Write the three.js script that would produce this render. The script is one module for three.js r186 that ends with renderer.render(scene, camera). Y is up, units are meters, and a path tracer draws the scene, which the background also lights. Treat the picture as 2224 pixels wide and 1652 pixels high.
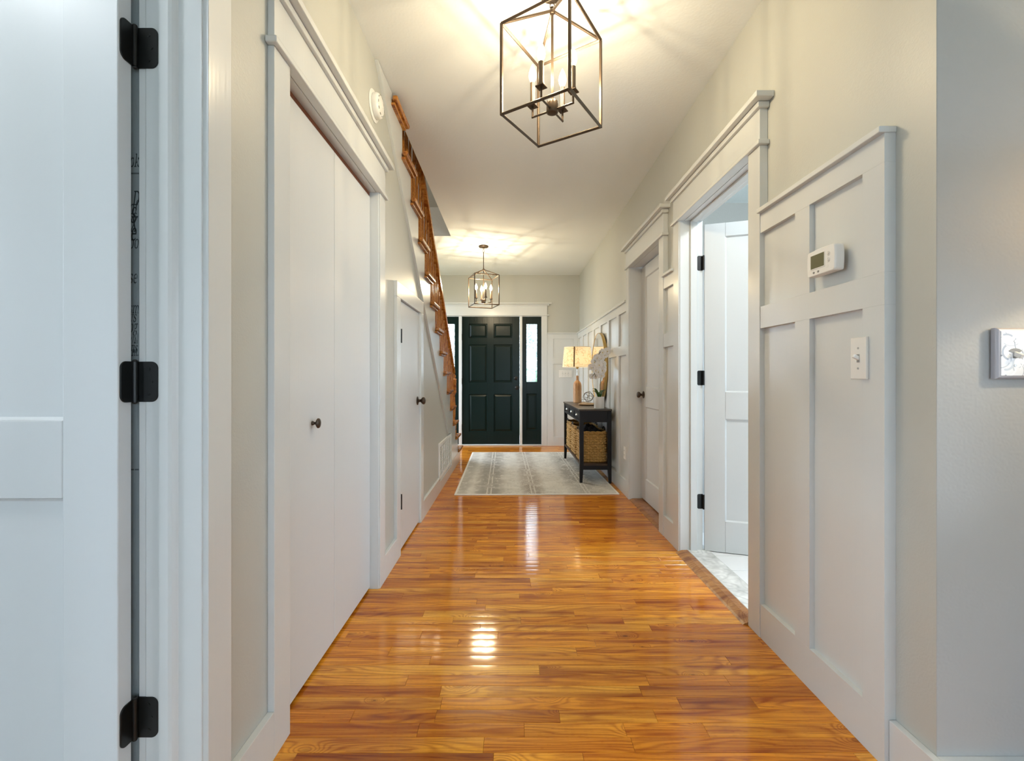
import * as THREE from 'three';
import { RoundedBoxGeometry } from 'three/addons/geometries/RoundedBoxGeometry.js';
import { mergeGeometries, mergeVertices, toCreasedNormals } from 'three/addons/utils/BufferGeometryUtils.js';
import { RectAreaLightUniformsLib } from 'three/addons/lights/RectAreaLightUniformsLib.js';

// ---------------------------------------------------------------- camera, sky, exposure
const scene = new THREE.Scene();
const EYE = 1.09, FOCAL = 985;                       // eye height in metres, focal length in pixels of a 2224 x 1652 frame
const camera = new THREE.PerspectiveCamera(2 * Math.atan(826 / FOCAL) * 180 / Math.PI, 2224 / 1652, 0.05, 200);
camera.position.set(0, EYE, 0);
camera.lookAt(0, EYE, -10);
camera.setViewOffset(2224, 1652, 0, 8, 2224, 1652);  // vertical lens shift
const renderer = new THREE.WebGLRenderer({ antialias: true });
renderer.toneMapping = THREE.LinearToneMapping;
renderer.toneMappingExposure = 1.15;
renderer.shadowMap.enabled = true;
RectAreaLightUniformsLib.init();
scene.background = new THREE.Color(0.77, 0.91, 1.06);  // even bright overcast sky, comes in through the windows
scene.backgroundIntensity = 9.0;
scene.environment = null;
const BULB_NEAR = 0.43, BULB_FAR = 0.70, BULB_COLOR = new THREE.Color(1.0, 0.81, 0.53);   // candle bulbs of the lanterns
const LAMP = 0.095, UPSTAIRS = 2.2, LEFT_ROOM = 3.6, BATHROOM = 4.6, SIDE_LAMP = 0.6;

// ---------------------------------------------------------------- random numbers and noise
let seed = 7;
const rnd = () => { seed = (seed * 1664525 + 1013904223) >>> 0; return seed / 4294967296; };
const rr = (a, b) => a + (b - a) * rnd();
const hash = (x, y, s) => { let h = Math.imul(x | 0, 374761393) + Math.imul(y | 0, 668265263) + Math.imul(s | 0, 1274126177); h = Math.imul(h ^ (h >>> 13), 1274126177); return ((h ^ (h >>> 16)) >>> 0) / 4294967296; };
function noise(x, y, px, py, s = 1) {                // value noise that repeats after px, py cells
  const x0 = Math.floor(x), y0 = Math.floor(y), fx = x - x0, fy = y - y0;
  const u = fx * fx * (3 - 2 * fx), v = fy * fy * (3 - 2 * fy), m = (a, n) => ((a % n) + n) % n;
  const a = hash(m(x0, px), m(y0, py), s), b = hash(m(x0 + 1, px), m(y0, py), s), c = hash(m(x0, px), m(y0 + 1, py), s), d = hash(m(x0 + 1, px), m(y0 + 1, py), s);
  return a + (b - a) * u + (c - a) * v + (a - b - c + d) * u * v;
}
function dataTex(w, h, fn, srgb = true) {            // fn(u, v) -> [r, g, b] in 0..1
  const d = new Uint8Array(w * h * 4);
  for (let j = 0; j < h; j++) for (let i = 0; i < w; i++) {
    const c = fn(i / w, j / h), k = (j * w + i) * 4;
    for (let n = 0; n < 3; n++) d[k + n] = Math.max(0, Math.min(255, c[n] * 255));
    d[k + 3] = 255;
  }
  const t = new THREE.DataTexture(d, w, h, THREE.RGBAFormat);
  t.magFilter = THREE.LinearFilter; t.minFilter = THREE.LinearMipmapLinearFilter; t.generateMipmaps = true;
  t.wrapS = t.wrapT = THREE.RepeatWrapping; t.anisotropy = 8;
  if (srgb) t.colorSpace = THREE.SRGBColorSpace;
  t.needsUpdate = true;
  return t;
}
function canvasTex(w, h, draw) {
  const c = document.createElement('canvas'); c.width = w; c.height = h;
  draw(c.getContext('2d'), w, h);
  const t = new THREE.CanvasTexture(c); t.colorSpace = THREE.SRGBColorSpace; t.anisotropy = 8;
  return t;
}
const scaled = (t, x, y = x) => { const c = t.clone(); c.repeat.set(x, y); c.needsUpdate = true; return c; };

// ---------------------------------------------------------------- textures
// roller-painted plaster relief, one repeat = 0.4 m
const plasterT = dataTex(512, 512, (u, v) => {
  const a = noise(u * 110, v * 110, 110, 110, 3) * 0.55 + noise(u * 26, v * 26, 26, 26, 4) * 0.3 + noise(u * 7, v * 7, 7, 7, 5) * 0.15;
  return [a, a, a];
}, false);
plasterT.repeat.set(2.5, 2.5);
// brushed trim paint, one repeat = 0.5 m
const brushT = dataTex(256, 512, (u, v) => {
  const a = noise(u * 70, v * 5, 70, 5, 8) * 0.6 + noise(u * 12, v * 9, 12, 9, 9) * 0.4;
  return [a, a, a];
}, false);
brushT.repeat.set(2, 2);
// oak grain, one repeat = 2.4 m along the board and 0.6 m across
const knots = Array.from({ length: 13 }, () => [rnd(), rnd(), rr(0.004, 0.010), rr(0.2, 0.6)]);
const oak = (u, v) => {
  let shift = 0, knot = 0;
  for (const [ku, kv, kr, ks] of knots) {
    let du = Math.abs(u - ku); du = Math.min(du, 1 - du) * 2.4; let dv = Math.abs(v - kv); dv = Math.min(dv, 1 - dv) * 0.6;
    if (du < 0.12 && dv < 0.04) { const r = Math.hypot(du * 0.5, dv) / kr; knot += ks * Math.exp(-r * r * 1.2); shift += 1.6 * Math.exp(-r * r * 0.12); }
  }
  const warp = noise(u * 5, v * 14, 5, 14, 11) * 1.7 + noise(u * 13, v * 30, 13, 30, 12) * 0.45 + shift;
  const ring = 0.5 + 0.5 * Math.sin(6.2832 * (v * 15 + warp * 3.1));
  const streak = noise(u * 26, v * 260, 26, 260, 13), pore = noise(u * 120, v * 420, 120, 420, 14);
  const broad = noise(u * 6, v * 22, 6, 22, 15);
  let t = 0.30 * Math.pow(ring, 2.2) + 0.34 * Math.pow(streak, 1.8) + 0.66 * Math.pow(broad, 1.6) + (pore > 0.8 ? 0.14 : 0);
  return [Math.min(1, t * 0.95), knot, pore];
};
const oakT = dataTex(2048, 1024, (u, v) => {
  const [t, k] = oak(u, v), m = Math.min(1, k);
  const mix = (a, b) => a + (b - a) * t;
  return [mix(1.0, 0.60) * (1 - 0.62 * m), mix(1.0, 0.42) * (1 - 0.72 * m), mix(0.97, 0.26) * (1 - 0.75 * m)];
});
const oakB = dataTex(1024, 512, (u, v) => { const [t, k, p] = oak(u, v); const a = 0.75 - 0.4 * t - 0.2 * p + 0.25 * noise(u * 14, v * 24, 14, 24, 41); return [a, a, a]; }, false);
const fibreT = dataTex(256, 256, (u, v) => { const a = 0.62 + 0.38 * noise(u * 60, v * 14, 60, 14, 21), b = 0.8 + 0.2 * noise(u * 9, v * 9, 9, 9, 22); return [a * b, a * b * 0.97, a * b * 0.9]; });
const marbleT = dataTex(256, 256, (u, v) => {
  const w = noise(u * 4, v * 4, 4, 4, 31) * 3 + noise(u * 11, v * 11, 11, 11, 32), a = Math.abs(Math.sin(6.2832 * (u * 2 + w * 0.7)));
  const g = 0.70 + 0.22 * Math.pow(a, 0.35) * noise(u * 6, v * 6, 6, 6, 34) + 0.08 - 0.10 * noise(u * 40, v * 40, 40, 40, 33);
  return [g, g, g * 0.98];
});
const rugT = dataTex(1024, 1536, (u, v) => {         // u across, v along; distressed bands with worn herringbone marks
  const n = noise(u * 90, v * 140, 90, 140, 51), n2 = noise(u * 24, v * 36, 24, 36, 52), n3 = noise(u * 5, v * 8, 5, 8, 53);
  const weave = 0.03 * (noise(u * 400, v * 600, 400, 600, 54) - 0.5);
  let r = 0.85, g = 0.838, b = 0.805, dark = 0;
  const band = (c, w) => Math.exp(-Math.pow((u - c) / w, 4));
  const bands = Math.max(0.95 * band(0.205, 0.085), 0.8 * band(0.48, 0.07), band(0.815, 0.10), 0.5 * band(0.03, 0.05));
  const c = u < 0.36 ? 0.205 : u < 0.65 ? 0.48 : 0.815, side = Math.abs(u - c);
  const chev = Math.sin(6.2832 * (v * 58 - side * 130 + n2 * 1.4)), chev2 = Math.sin(6.2832 * (v * 31 + side * 90 + n3 * 2));
  const fade = 0.5 + 0.5 * Math.min(1, Math.max(0, (n3 - 0.2) * 1.8));
  dark = bands * fade * ((chev > 0.0 && n > 0.32 ? 0.62 : 0.12) + (chev2 > 0.55 && n2 > 0.4 ? 0.3 : 0));
  const line = Math.abs(Math.abs(u - c) - 0.012) < 0.004 && n2 > 0.3 ? 1 : 0;
  if (line && bands > 0.4) dark *= 0.1;
  dark += 0.10 * (n2 - 0.4) + (1 - bands) * (n > 0.72 ? 0.09 : 0);
  dark = Math.max(-0.05, Math.min(0.85, dark));
  const brown = u > 0.4 && u < 0.56 ? 0.06 : 0.01;
  r -= dark * (0.56 - brown); g -= dark * 0.56; b -= dark * (0.56 + brown * 0.3);
  const e = Math.min(u * 1.5, (1 - u) * 1.5, v * 2.31, (1 - v) * 2.31);
  if (e < 0.014) { r = 0.92; g = 0.91; b = 0.88; }
  return [r + weave, g + weave, b + weave];
});
const shadeT = canvasTex(1024, 256, (g, w, h) => {   // linen shade printed with loose scribbled lines
  g.fillStyle = '#efe0c6'; g.fillRect(0, 0, w, h);
  g.strokeStyle = '#c3a172'; g.lineWidth = 3;
  for (let i = 0; i < 230; i++) {
    let x = rnd() * w, y = rnd() * h, a = rr(-0.6, 0.6) + (rnd() < 0.5 ? 0 : 1.57);
    g.beginPath(); g.moveTo(x, y);
    for (let k = 0; k < 3; k++) { x += Math.cos(a) * rr(12, 26); y += Math.sin(a) * rr(12, 26); g.lineTo(x, y); a += rr(-0.4, 0.4) + (rnd() < 0.35 ? 1.57 : 0); }
    g.stroke();
  }
});
const pearlT = canvasTex(256, 256, (g, w, h) => {    // swirled pearly print of the decorative switch plate
  g.fillStyle = '#eef0f3'; g.fillRect(0, 0, w, h);
  for (let i = 0; i < 80; i++) {
    g.strokeStyle = ['#a3a8b2', '#c3c9d0', '#f8fafc', '#d3dadf', '#8f959e', '#ffffff'][i % 6]; g.lineWidth = rr(2, 10); g.lineCap = 'round';
    g.beginPath(); const x = rnd() * w, y = rnd() * h, r = rr(14, 70), a = rnd() * 6.28; g.arc(x, y, r, a, a + rr(0.7, 2.2)); g.stroke();
  }
});
const pencilT = canvasTex(64, 2048, (g, w, h) => {   // pencilled height marks on the bare door lining, y = 0 at 2.0 m, 1024 px per metre
  g.fillStyle = '#8f989a'; g.fillRect(0, 0, w, h);
  g.fillStyle = '#59615f'; g.strokeStyle = '#4d5557';
  const at = (y) => (2.0 - y) * 1024;
  const say = (s, y, size, x = 6) => { g.font = 'italic ' + size + 'px serif'; g.fillStyle = '#23292b'; g.fillText(s, x, at(y)); };
  for (const y of [1.546, 0.882]) { g.lineWidth = 3; g.beginPath(); g.moveTo(0, at(y)); g.lineTo(w, at(y)); g.stroke(); }
  say('pk', 1.56, 40); say('D', 1.475, 46, 22); say('of', 1.455, 42); say('S', 1.435, 50, 12); say('X', 1.415, 50, 10); say('e', 1.395, 54, 12); say('oo', 1.378, 40);
  say('se', 1.30, 40); say('sm', 1.233, 34); say('vs', 1.213, 34); say('pg', 1.19, 36, 4); say('wil', 1.165, 30, 4); say('vis', 1.145, 32, 4); say('cm.', 1.137, 28, 4);
  for (let i = 0; i < 240; i++) { g.fillStyle = rnd() < 0.5 ? '#868f91' : '#99a2a4'; g.fillRect(rnd() * w, rnd() * h, rr(1, 3), rr(6, 40)); }
  say('D', 1.475, 46, 22); say('S', 1.435, 50, 12); say('X', 1.415, 50, 10); say('e', 1.395, 54, 12);
});

// ---------------------------------------------------------------- materials
const std = (o) => new THREE.MeshStandardMaterial(o);
const lin = (r, g, b) => new THREE.Color().setRGB(r, g, b);
const M = {
  wall: std({ color: lin(0.515, 0.522, 0.485), roughness: 0.42, bumpMap: plasterT, bumpScale: 0.0004 }),
  wallCool: std({ color: lin(0.47, 0.475, 0.465), roughness: 0.5, bumpMap: scaled(plasterT, 1.6), bumpScale: 0.0006 }),
  ceil: std({ color: lin(0.80, 0.835, 0.84), roughness: 0.85, bumpMap: scaled(plasterT, 1.1), bumpScale: 0.0006 }),
  trim: std({ color: lin(0.675, 0.70, 0.70), roughness: 0.22, bumpMap: brushT, bumpScale: 0.00016 }),
  door: std({ color: lin(0.66, 0.685, 0.695), roughness: 0.33, bumpMap: brushT, bumpScale: 0.0002 }),
  black: new THREE.MeshPhysicalMaterial({ color: lin(0.003, 0.012, 0.0105), roughness: 0.26, specularIntensity: 0.38, bumpMap: brushT, bumpScale: 0.0004 }),
  iron: std({ color: lin(0.006, 0.007, 0.007), roughness: 0.34, metalness: 0.2 }),
  bronze: std({ color: lin(0.095, 0.068, 0.048), roughness: 0.36, metalness: 0.75 }),
  knob: std({ color: lin(0.075, 0.055, 0.042), roughness: 0.28, metalness: 0.8 }),
  sleeve: std({ color: lin(0.16, 0.12, 0.085), roughness: 0.4, metalness: 0.6 }),
  stairWood: std({ color: lin(0.60, 0.275, 0.055), roughness: 0.24, map: oakT, bumpMap: oakB, bumpScale: 0.0002 }),
  oakEdge: std({ color: lin(0.50, 0.25, 0.085), roughness: 0.28, map: oakT }),
  track: std({ color: lin(0.20, 0.055, 0.018), roughness: 0.6 }),
  plastic: std({ color: lin(0.80, 0.79, 0.755), roughness: 0.35 }),
  plasticWhite: std({ color: lin(0.83, 0.83, 0.81), roughness: 0.32 }),
  grey: std({ color: lin(0.30, 0.30, 0.29), roughness: 0.4 }),
  dark: std({ color: lin(0.012, 0.012, 0.013), roughness: 0.6 }),
  lcd: std({ color: lin(0.15, 0.15, 0.085), roughness: 0.1 }),
  screw: std({ color: lin(0.45, 0.45, 0.44), roughness: 0.3, metalness: 0.8 }),
  steel: std({ color: lin(0.7, 0.7, 0.68), roughness: 0.2, metalness: 1 }),
  pearl: std({ map: pearlT, roughness: 0.22 }),
  pearlEdge: std({ color: lin(0.50, 0.49, 0.53), roughness: 0.3, metalness: 0.3 }),
  table: new THREE.MeshPhysicalMaterial({ color: lin(0.007, 0.007, 0.009), roughness: 0.34, specularIntensity: 0.5, bumpMap: brushT, bumpScale: 0.0003 }),
  tableTop: std({ color: lin(0.075, 0.066, 0.058), roughness: 0.35, map: oakT }),
  shelf: std({ color: lin(0.06, 0.035, 0.02), roughness: 0.45, map: oakT }),
  basket: std({ color: lin(0.88, 0.56, 0.205), roughness: 0.75, map: scaled(fibreT, 6, 3) }),
  cloth: std({ color: lin(0.012, 0.012, 0.015), roughness: 0.95 }),
  lampWood: std({ color: lin(0.84, 0.60, 0.37), roughness: 0.45, map: scaled(oakT, 1.5, 3), flatShading: true }),
  gold: std({ color: lin(0.62, 0.43, 0.16), roughness: 0.3, metalness: 0.9 }),
  mirror: std({ color: lin(0.9, 0.91, 0.91), roughness: 0.015, metalness: 1 }),
  ceramic: std({ color: lin(0.74, 0.74, 0.73), roughness: 0.18 }),
  soil: std({ color: lin(0.05, 0.035, 0.02), roughness: 1 }),
  leaf: std({ color: lin(0.035, 0.11, 0.025), roughness: 0.35, side: THREE.DoubleSide }),
  petal: new THREE.MeshPhysicalMaterial({ color: lin(0.84, 0.84, 0.84), roughness: 0.8, side: THREE.DoubleSide }),
  stem: std({ color: lin(0.045, 0.055, 0.025), roughness: 0.6 }),
  petalHeart: std({ color: lin(0.75, 0.62, 0.30), roughness: 0.8 }),
  driftwood: std({ color: lin(0.74, 0.67, 0.58), roughness: 0.8, map: scaled(oakT, 2) }),
  rug: std({ map: rugT, roughness: 0.95, bumpMap: rugT, bumpScale: 0.0015 }),
  rugEdge: std({ color: lin(0.80, 0.79, 0.75), roughness: 0.95 }),
  shade: new THREE.MeshPhysicalMaterial({ map: shadeT, roughness: 1, transmission: 0.5, thickness: 0, side: THREE.DoubleSide }),
  seam: std({ color: lin(0.16, 0.10, 0.05), roughness: 0.9 }),
  glass: new THREE.MeshPhysicalMaterial({ color: lin(0.97, 0.99, 0.99), roughness: 0.02, transmission: 1, thickness: 0, ior: 1.5 }),
  bulb: std({ color: lin(1, 0.9, 0.7), roughness: 0.3, emissive: new THREE.Color(1.0, 0.80, 0.46), emissiveIntensity: 7 }),
  dome: std({ color: lin(0.9, 0.9, 0.88), roughness: 0.5, emissive: new THREE.Color(1.0, 0.93, 0.82), emissiveIntensity: 1.5 }),
  pencil: std({ map: pencilT, roughness: 0.85 }),
  marble: std({ map: scaled(marbleT, 1.6), roughness: 0.2 }),
  tile: std({ color: lin(0.80, 0.80, 0.79), roughness: 0.2 }),
  grout: std({ color: lin(0.5, 0.5, 0.49), roughness: 0.9 }),
  subfloor: std({ color: lin(0.035, 0.016, 0.006), roughness: 1 }),
  carpet: std({ color: lin(0.50, 0.50, 0.49), roughness: 1 }),
  lawn: std({ color: lin(0.16, 0.20, 0.10), roughness: 1, bumpMap: plasterT, bumpScale: 0.02 }),
  concrete: std({ color: lin(0.45, 0.44, 0.42), roughness: 0.9 }),
  bark: std({ color: lin(0.12, 0.10, 0.08), roughness: 1 }),
  foliage: std({ color: lin(0.22, 0.36, 0.22), roughness: 0.7, side: THREE.DoubleSide }),
  paleLeaf: std({ color: lin(0.55, 0.60, 0.58), roughness: 0.8, side: THREE.DoubleSide }),
  siding: std({ color: lin(0.45, 0.45, 0.44), roughness: 0.8 }),
};
const PLANK_TONES = [[0.96, 0.42, 0.034], [0.93, 0.385, 0.028], [0.97, 0.455, 0.046], [0.89, 0.36, 0.025], [0.96, 0.435, 0.038], [0.80, 0.315, 0.022], [0.97, 0.48, 0.056], [0.94, 0.40, 0.031], [0.66, 0.245, 0.018]];
const plankM = PLANK_TONES.map(([r, g, b]) => new THREE.MeshPhysicalMaterial({ color: lin(r, g, b), map: oakT, bumpMap: oakB, bumpScale: 0.0004, roughness: 0.45, specularIntensity: 0.15, clearcoat: 0.75, clearcoatRoughness: 0.10 }));

// ---------------------------------------------------------------- geometry helpers (Z = distance in front of the camera = -z)
function metricUV(g, du = 0, dv = 0) {               // texture coordinates in metres from the dominant direction of each face
  if (g.index) g = g.toNonIndexed();
  const p = g.attributes.position, n = g.attributes.normal, uv = new Float32Array(p.count * 2);
  for (let i = 0; i < p.count; i++) {
    const ax = Math.abs(n.getX(i)), ay = Math.abs(n.getY(i)), az = Math.abs(n.getZ(i)), x = p.getX(i), y = p.getY(i), z = p.getZ(i);
    const [a, b] = ax >= ay && ax >= az ? [z, y] : ay >= az ? [x, z] : [x, y];
    uv[2 * i] = a + du; uv[2 * i + 1] = b + dv;
  }
  g.setAttribute('uv', new THREE.BufferAttribute(uv, 2));
  return g;
}
function box(x0, x1, y0, y1, Z0, Z1, r = 0.0018) {
  const w = Math.abs(x1 - x0), h = Math.abs(y1 - y0), d = Math.abs(Z1 - Z0), q = Math.min(r, w * 0.3, h * 0.3, d * 0.3);
  const g = r > 0 ? new RoundedBoxGeometry(w, h, d, 1, q) : new THREE.BoxGeometry(w, h, d);
  g.translate((x0 + x1) / 2, (y0 + y1) / 2, -(Z0 + Z1) / 2);
  return metricUV(g);
}
const merge = (list) => { const gs = list.flat().map((g) => { const c = g.index ? g.toNonIndexed() : g; for (const k of Object.keys(c.attributes)) if (!['position', 'normal', 'uv'].includes(k)) c.deleteAttribute(k); return c; }); return gs.length === 1 ? gs[0] : mergeGeometries(gs); };
function polyZ(points, holes, x0, x1) {              // outline in (Z, Y), given thickness from x0 to x1
  const s = new THREE.Shape(points.map(([a, b]) => new THREE.Vector2(a, b)));
  for (const h of holes) s.holes.push(new THREE.Path(h.map(([a, b]) => new THREE.Vector2(a, b))));
  const g = new THREE.ExtrudeGeometry(s, { depth: x1 - x0, bevelEnabled: false });
  g.applyMatrix4(new THREE.Matrix4().set(0, 0, 1, x0, 0, 1, 0, 0, -1, 0, 0, 0, 0, 0, 0, 1));
  return metricUV(g);
}
function polyX(points, holes, Z0, Z1) {              // outline in (X, Y), from Z0 to Z1
  const s = new THREE.Shape(points.map(([a, b]) => new THREE.Vector2(a, b)));
  for (const h of holes) s.holes.push(new THREE.Path(h.map(([a, b]) => new THREE.Vector2(a, b))));
  const g = new THREE.ExtrudeGeometry(s, { depth: Z1 - Z0, bevelEnabled: false });
  g.translate(0, 0, -Z1);
  return metricUV(g);
}
function polyY(points, y0, y1) {                     // outline in (X, Z), from y0 up to y1
  const g = new THREE.ExtrudeGeometry(new THREE.Shape(points.map(([a, b]) => new THREE.Vector2(a, b))), { depth: y1 - y0, bevelEnabled: false });
  g.applyMatrix4(new THREE.Matrix4().set(1, 0, 0, 0, 0, 0, 1, y0, 0, -1, 0, 0, 0, 0, 0, 1));
  return metricUV(g);
}
const rect = (a0, a1, b0, b1) => [[a0, b0], [a1, b0], [a1, b1], [a0, b1]];
const V = (x, y, Z) => new THREE.Vector3(x, y, -Z);
function bar(a, b, w, h = w, turn = 0) {             // square bar between two points
  const d = b.clone().sub(a), g = new RoundedBoxGeometry(w, d.length(), h, 1, Math.min(w, h) * 0.14);
  g.rotateY(turn);
  g.applyQuaternion(new THREE.Quaternion().setFromUnitVectors(new THREE.Vector3(0, 1, 0), d.clone().normalize()));
  g.translate((a.x + b.x) / 2, (a.y + b.y) / 2, (a.z + b.z) / 2);
  return metricUV(g);
}
const tube = (pts, r, seg = 24, sides = 8) => new THREE.TubeGeometry(new THREE.CatmullRomCurve3(pts), seg, r, sides, false);
const lathe = (pts, seg = 24) => new THREE.LatheGeometry(pts.map(([r, y]) => new THREE.Vector2(r, y)), seg);

// ---------------------------------------------------------------- scene helpers
const used = {};
const numbered = (n) => { used[n] = (used[n] ?? -1) + 1; return used[n] ? n + '_' + String(used[n]).padStart(3, '0') : n; };
function thing(name, label, category, at = [0, 0, 0], turn = 0, group) {
  const o = new THREE.Group(); o.name = numbered(name); scene.add(o);
  o.position.set(at[0], at[1], at[2]); o.rotation.y = turn;
  o.userData = { label, category };
  if (group) o.userData.group = group;
  o.updateMatrixWorld(true);
  return o;
}
function structure(name, label, category = 'structure', at, turn) { const o = thing(name, label, category, at, turn); o.userData.kind = 'structure'; return o; }
function mesh(g, m) { const o = new THREE.Mesh(g, m); o.castShadow = o.receiveShadow = true; return o; }
function local(name, g, m, parent) {                 // geometry already in the parent's own coordinates
  const o = mesh(g, m), seen = parent.userData.names ??= {};
  seen[name] = (seen[name] ?? -1) + 1;
  o.name = seen[name] ? name + '_' + String(seen[name]).padStart(3, '0') : name;
  parent.add(o);
  return o;
}
function part(name, g, m, parent) {                  // geometry in world coordinates
  parent.updateWorldMatrix(true, false);
  g = g.clone().applyMatrix4(parent.matrixWorld.clone().invert());
  return local(name, g, m, parent);
}
function solid(name, g, m, label, category) { const o = mesh(g, m); o.name = numbered(name); o.userData = { label, category, kind: 'structure' }; scene.add(o); return o; }

// ================================================================ the shell
const CEIL = 2.70, END = 7.19;
const LW = -0.698, LF = -0.678, RW = 1.07, RF = 1.038, RS = 1.056;
const STAIR_L = -1.65, RISE = 0.1905, RUN = 0.2406, Z1ST = 5.94;       // first riser
const Zr = (k) => Z1ST - RUN * (k - 1);
const UP = 5.2, BACK = -3.6, SIDE = 4.2, FARLEFT = -4.0;
const BATH = [1.993, 2.817], DOOR2 = [3.205, 4.025], CLOSET = [1.391, 2.329], UNDER = [2.771, 3.383], NEAR = [0.19, 1.009];
const HEAD_R = 2.058, HEAD_L = 2.036, HEAD_U = 1.567;

// left wall of the hall, its top following the stairs
const stairTop = (Z) => RISE * (Z1ST - Z) / RUN - 0.05;
solid('wall_left', merge([
  polyZ([[1.025, -0.012], [5.86, -0.012], [5.86, stairTop(5.86)], [Z1ST - (CEIL + 0.05) / RISE * RUN, CEIL], [1.025, CEIL]],
    [rect(CLOSET[0] - 0.02, CLOSET[1] + 0.02, -0.0115, HEAD_L + 0.02), rect(UNDER[0] - 0.02, UNDER[1] + 0.02, -0.0115, HEAD_U + 0.02)], LW - 0.115, LW),
  box(LW - 0.115, LW, HEAD_R + 0.02, CEIL, NEAR[0] - 0.02, 1.025, 0), box(LW - 0.115, LW, 0, CEIL, BACK, NEAR[0] - 0.02, 0),
]), M.wall, 'long greige left wall of the hallway running under the stairs', 'wall');
// right wall of the hall
solid('wall_right', polyZ(rect(1.1436, END, -0.012, CEIL), [rect(BATH[0] - 0.02, BATH[1] + 0.02, -0.0115, HEAD_R + 0.02), rect(DOOR2[0] - 0.02, DOOR2[1] + 0.02, -0.0115, HEAD_R + 0.02)], RW, RW + 0.114), M.wall,
  'greige right wall of the hallway above the white wainscot', 'wall');
// wall that faces the camera at the right edge
solid('wall_facing', box(RW + 0.0003, SIDE + 0.1, 0, CEIL, 1.143, 1.257, 0.0008), M.wallCool, 'bluish grey textured wall facing the camera at the right edge', 'wall');
// wall with the front door
solid('wall_end', polyX(rect(STAIR_L, RW + 0.114, -0.012, CEIL), [rect(-1.165, 0.484, -0.0115, 2.066)], END, END + 0.14), M.wall, 'greige end wall around the black front door', 'wall');
// stairwell and foyer wall on the left, rising to the upper floor
solid('wall_stairwell', merge([polyZ(rect(1.31, END + 0.14, 0, UP), [rect(6.2, 7.05, 0.4, 2.3)], STAIR_L - 0.12, STAIR_L), box(STAIR_L, LW - 0.115, 0, CEIL, 1.20, 1.31, 0)]), M.wall, 'tall greige wall on the far side of the staircase', 'wall');
solid('wall_upstairs', merge([box(STAIR_L, -0.58, 3.03, UP, 5.19, 5.30, 0), box(-0.70, -0.58, 3.03, UP, 1.5, 5.19, 0), box(STAIR_L, -0.70, 3.03, UP, 1.4, 1.5, 0)]), M.wall, 'upstairs hallway walls seen through the stairwell opening', 'wall');
// ceilings
solid('ceiling', merge([
  box(-0.70, RW + 0.12, CEIL, 3.03, 1.143, END + 0.14, 0), box(STAIR_L - 0.12, -0.70, CEIL, 3.03, 5.19, END + 0.14, 0), box(STAIR_L - 0.12, -0.70, CEIL, 3.03, 1.31, 2.45, 0),
  box(FARLEFT - 0.1, SIDE + 0.1, CEIL, 2.9, BACK - 0.1, 1.143, 0), box(FARLEFT - 0.1, -0.70, CEIL, 2.9, 1.143, 1.31, 0),
  box(STAIR_L - 0.12, -0.58, UP, UP + 0.1, 1.4, 5.3, 0), box(RW + 0.114, 3.3, CEIL, 2.9, 1.257, 4.3, 0),
]), M.ceil, 'white plaster ceiling lit by the two cage lanterns', 'ceiling');
// the room the camera stands in, and the room behind the near left door, with their windows
const WIN = [[-3.4, -2.9], [0.1, 1.0], [1.5, 2.4]];
const winHole = (a, b) => rect(a, b, 0.55, 2.25);
solid('wall_back', polyX(rect(FARLEFT, SIDE + 0.1, 0, CEIL), WIN.map(([a, b]) => winHole(a, b)), BACK - 0.12, BACK), M.wall, 'window wall of the room behind the camera', 'wall');
solid('wall_side', polyZ(rect(BACK, 1.143, 0, CEIL), [winHole(-2.0, -1.0)], SIDE, SIDE + 0.12), M.wall, 'side wall of the room behind the camera', 'wall');
solid('wall_far_left', merge([polyZ(rect(BACK - 0.12, 1.31, 0, CEIL), [winHole(-0.8, 0.3)], FARLEFT - 0.12, FARLEFT), box(FARLEFT, STAIR_L, 0, CEIL, 1.20, 1.31, 0)]), M.wall, 'walls of the room behind the near left door', 'wall');
WIN.forEach(([a, b], i) => {
  const w = structure('window_' + (i + 1), 'white framed window in the wall behind the camera', 'window');
  part('frame', merge([box(a, b, 0.55, 0.60, BACK - 0.10, BACK), box(a, b, 2.20, 2.25, BACK - 0.10, BACK), box(a, a + 0.05, 0.55, 2.25, BACK - 0.10, BACK), box(b - 0.05, b, 0.55, 2.25, BACK - 0.10, BACK)]), M.trim, w);
  part('meeting_rail', box(a, b, 1.38, 1.42, BACK - 0.07, BACK - 0.03), M.trim, w);
});
// bathroom
solid('wall_bathroom', merge([polyZ(rect(1.257, 4.2, 0, CEIL), [rect(1.4, 3.5, 0.7, 2.3)], 3.2, 3.3), box(RW + 0.114, 3.3, 0, CEIL, 4.2, 4.3, 0)]), M.wallCool, 'pale bathroom walls seen through the open door', 'wall');
solid('wall_room_beyond', merge([box(RW + 0.114, RW + 1.2, 0, CEIL, END, END + 0.14, 0)]), M.wall, 'wall end beyond the closed right-hand door', 'wall');

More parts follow.
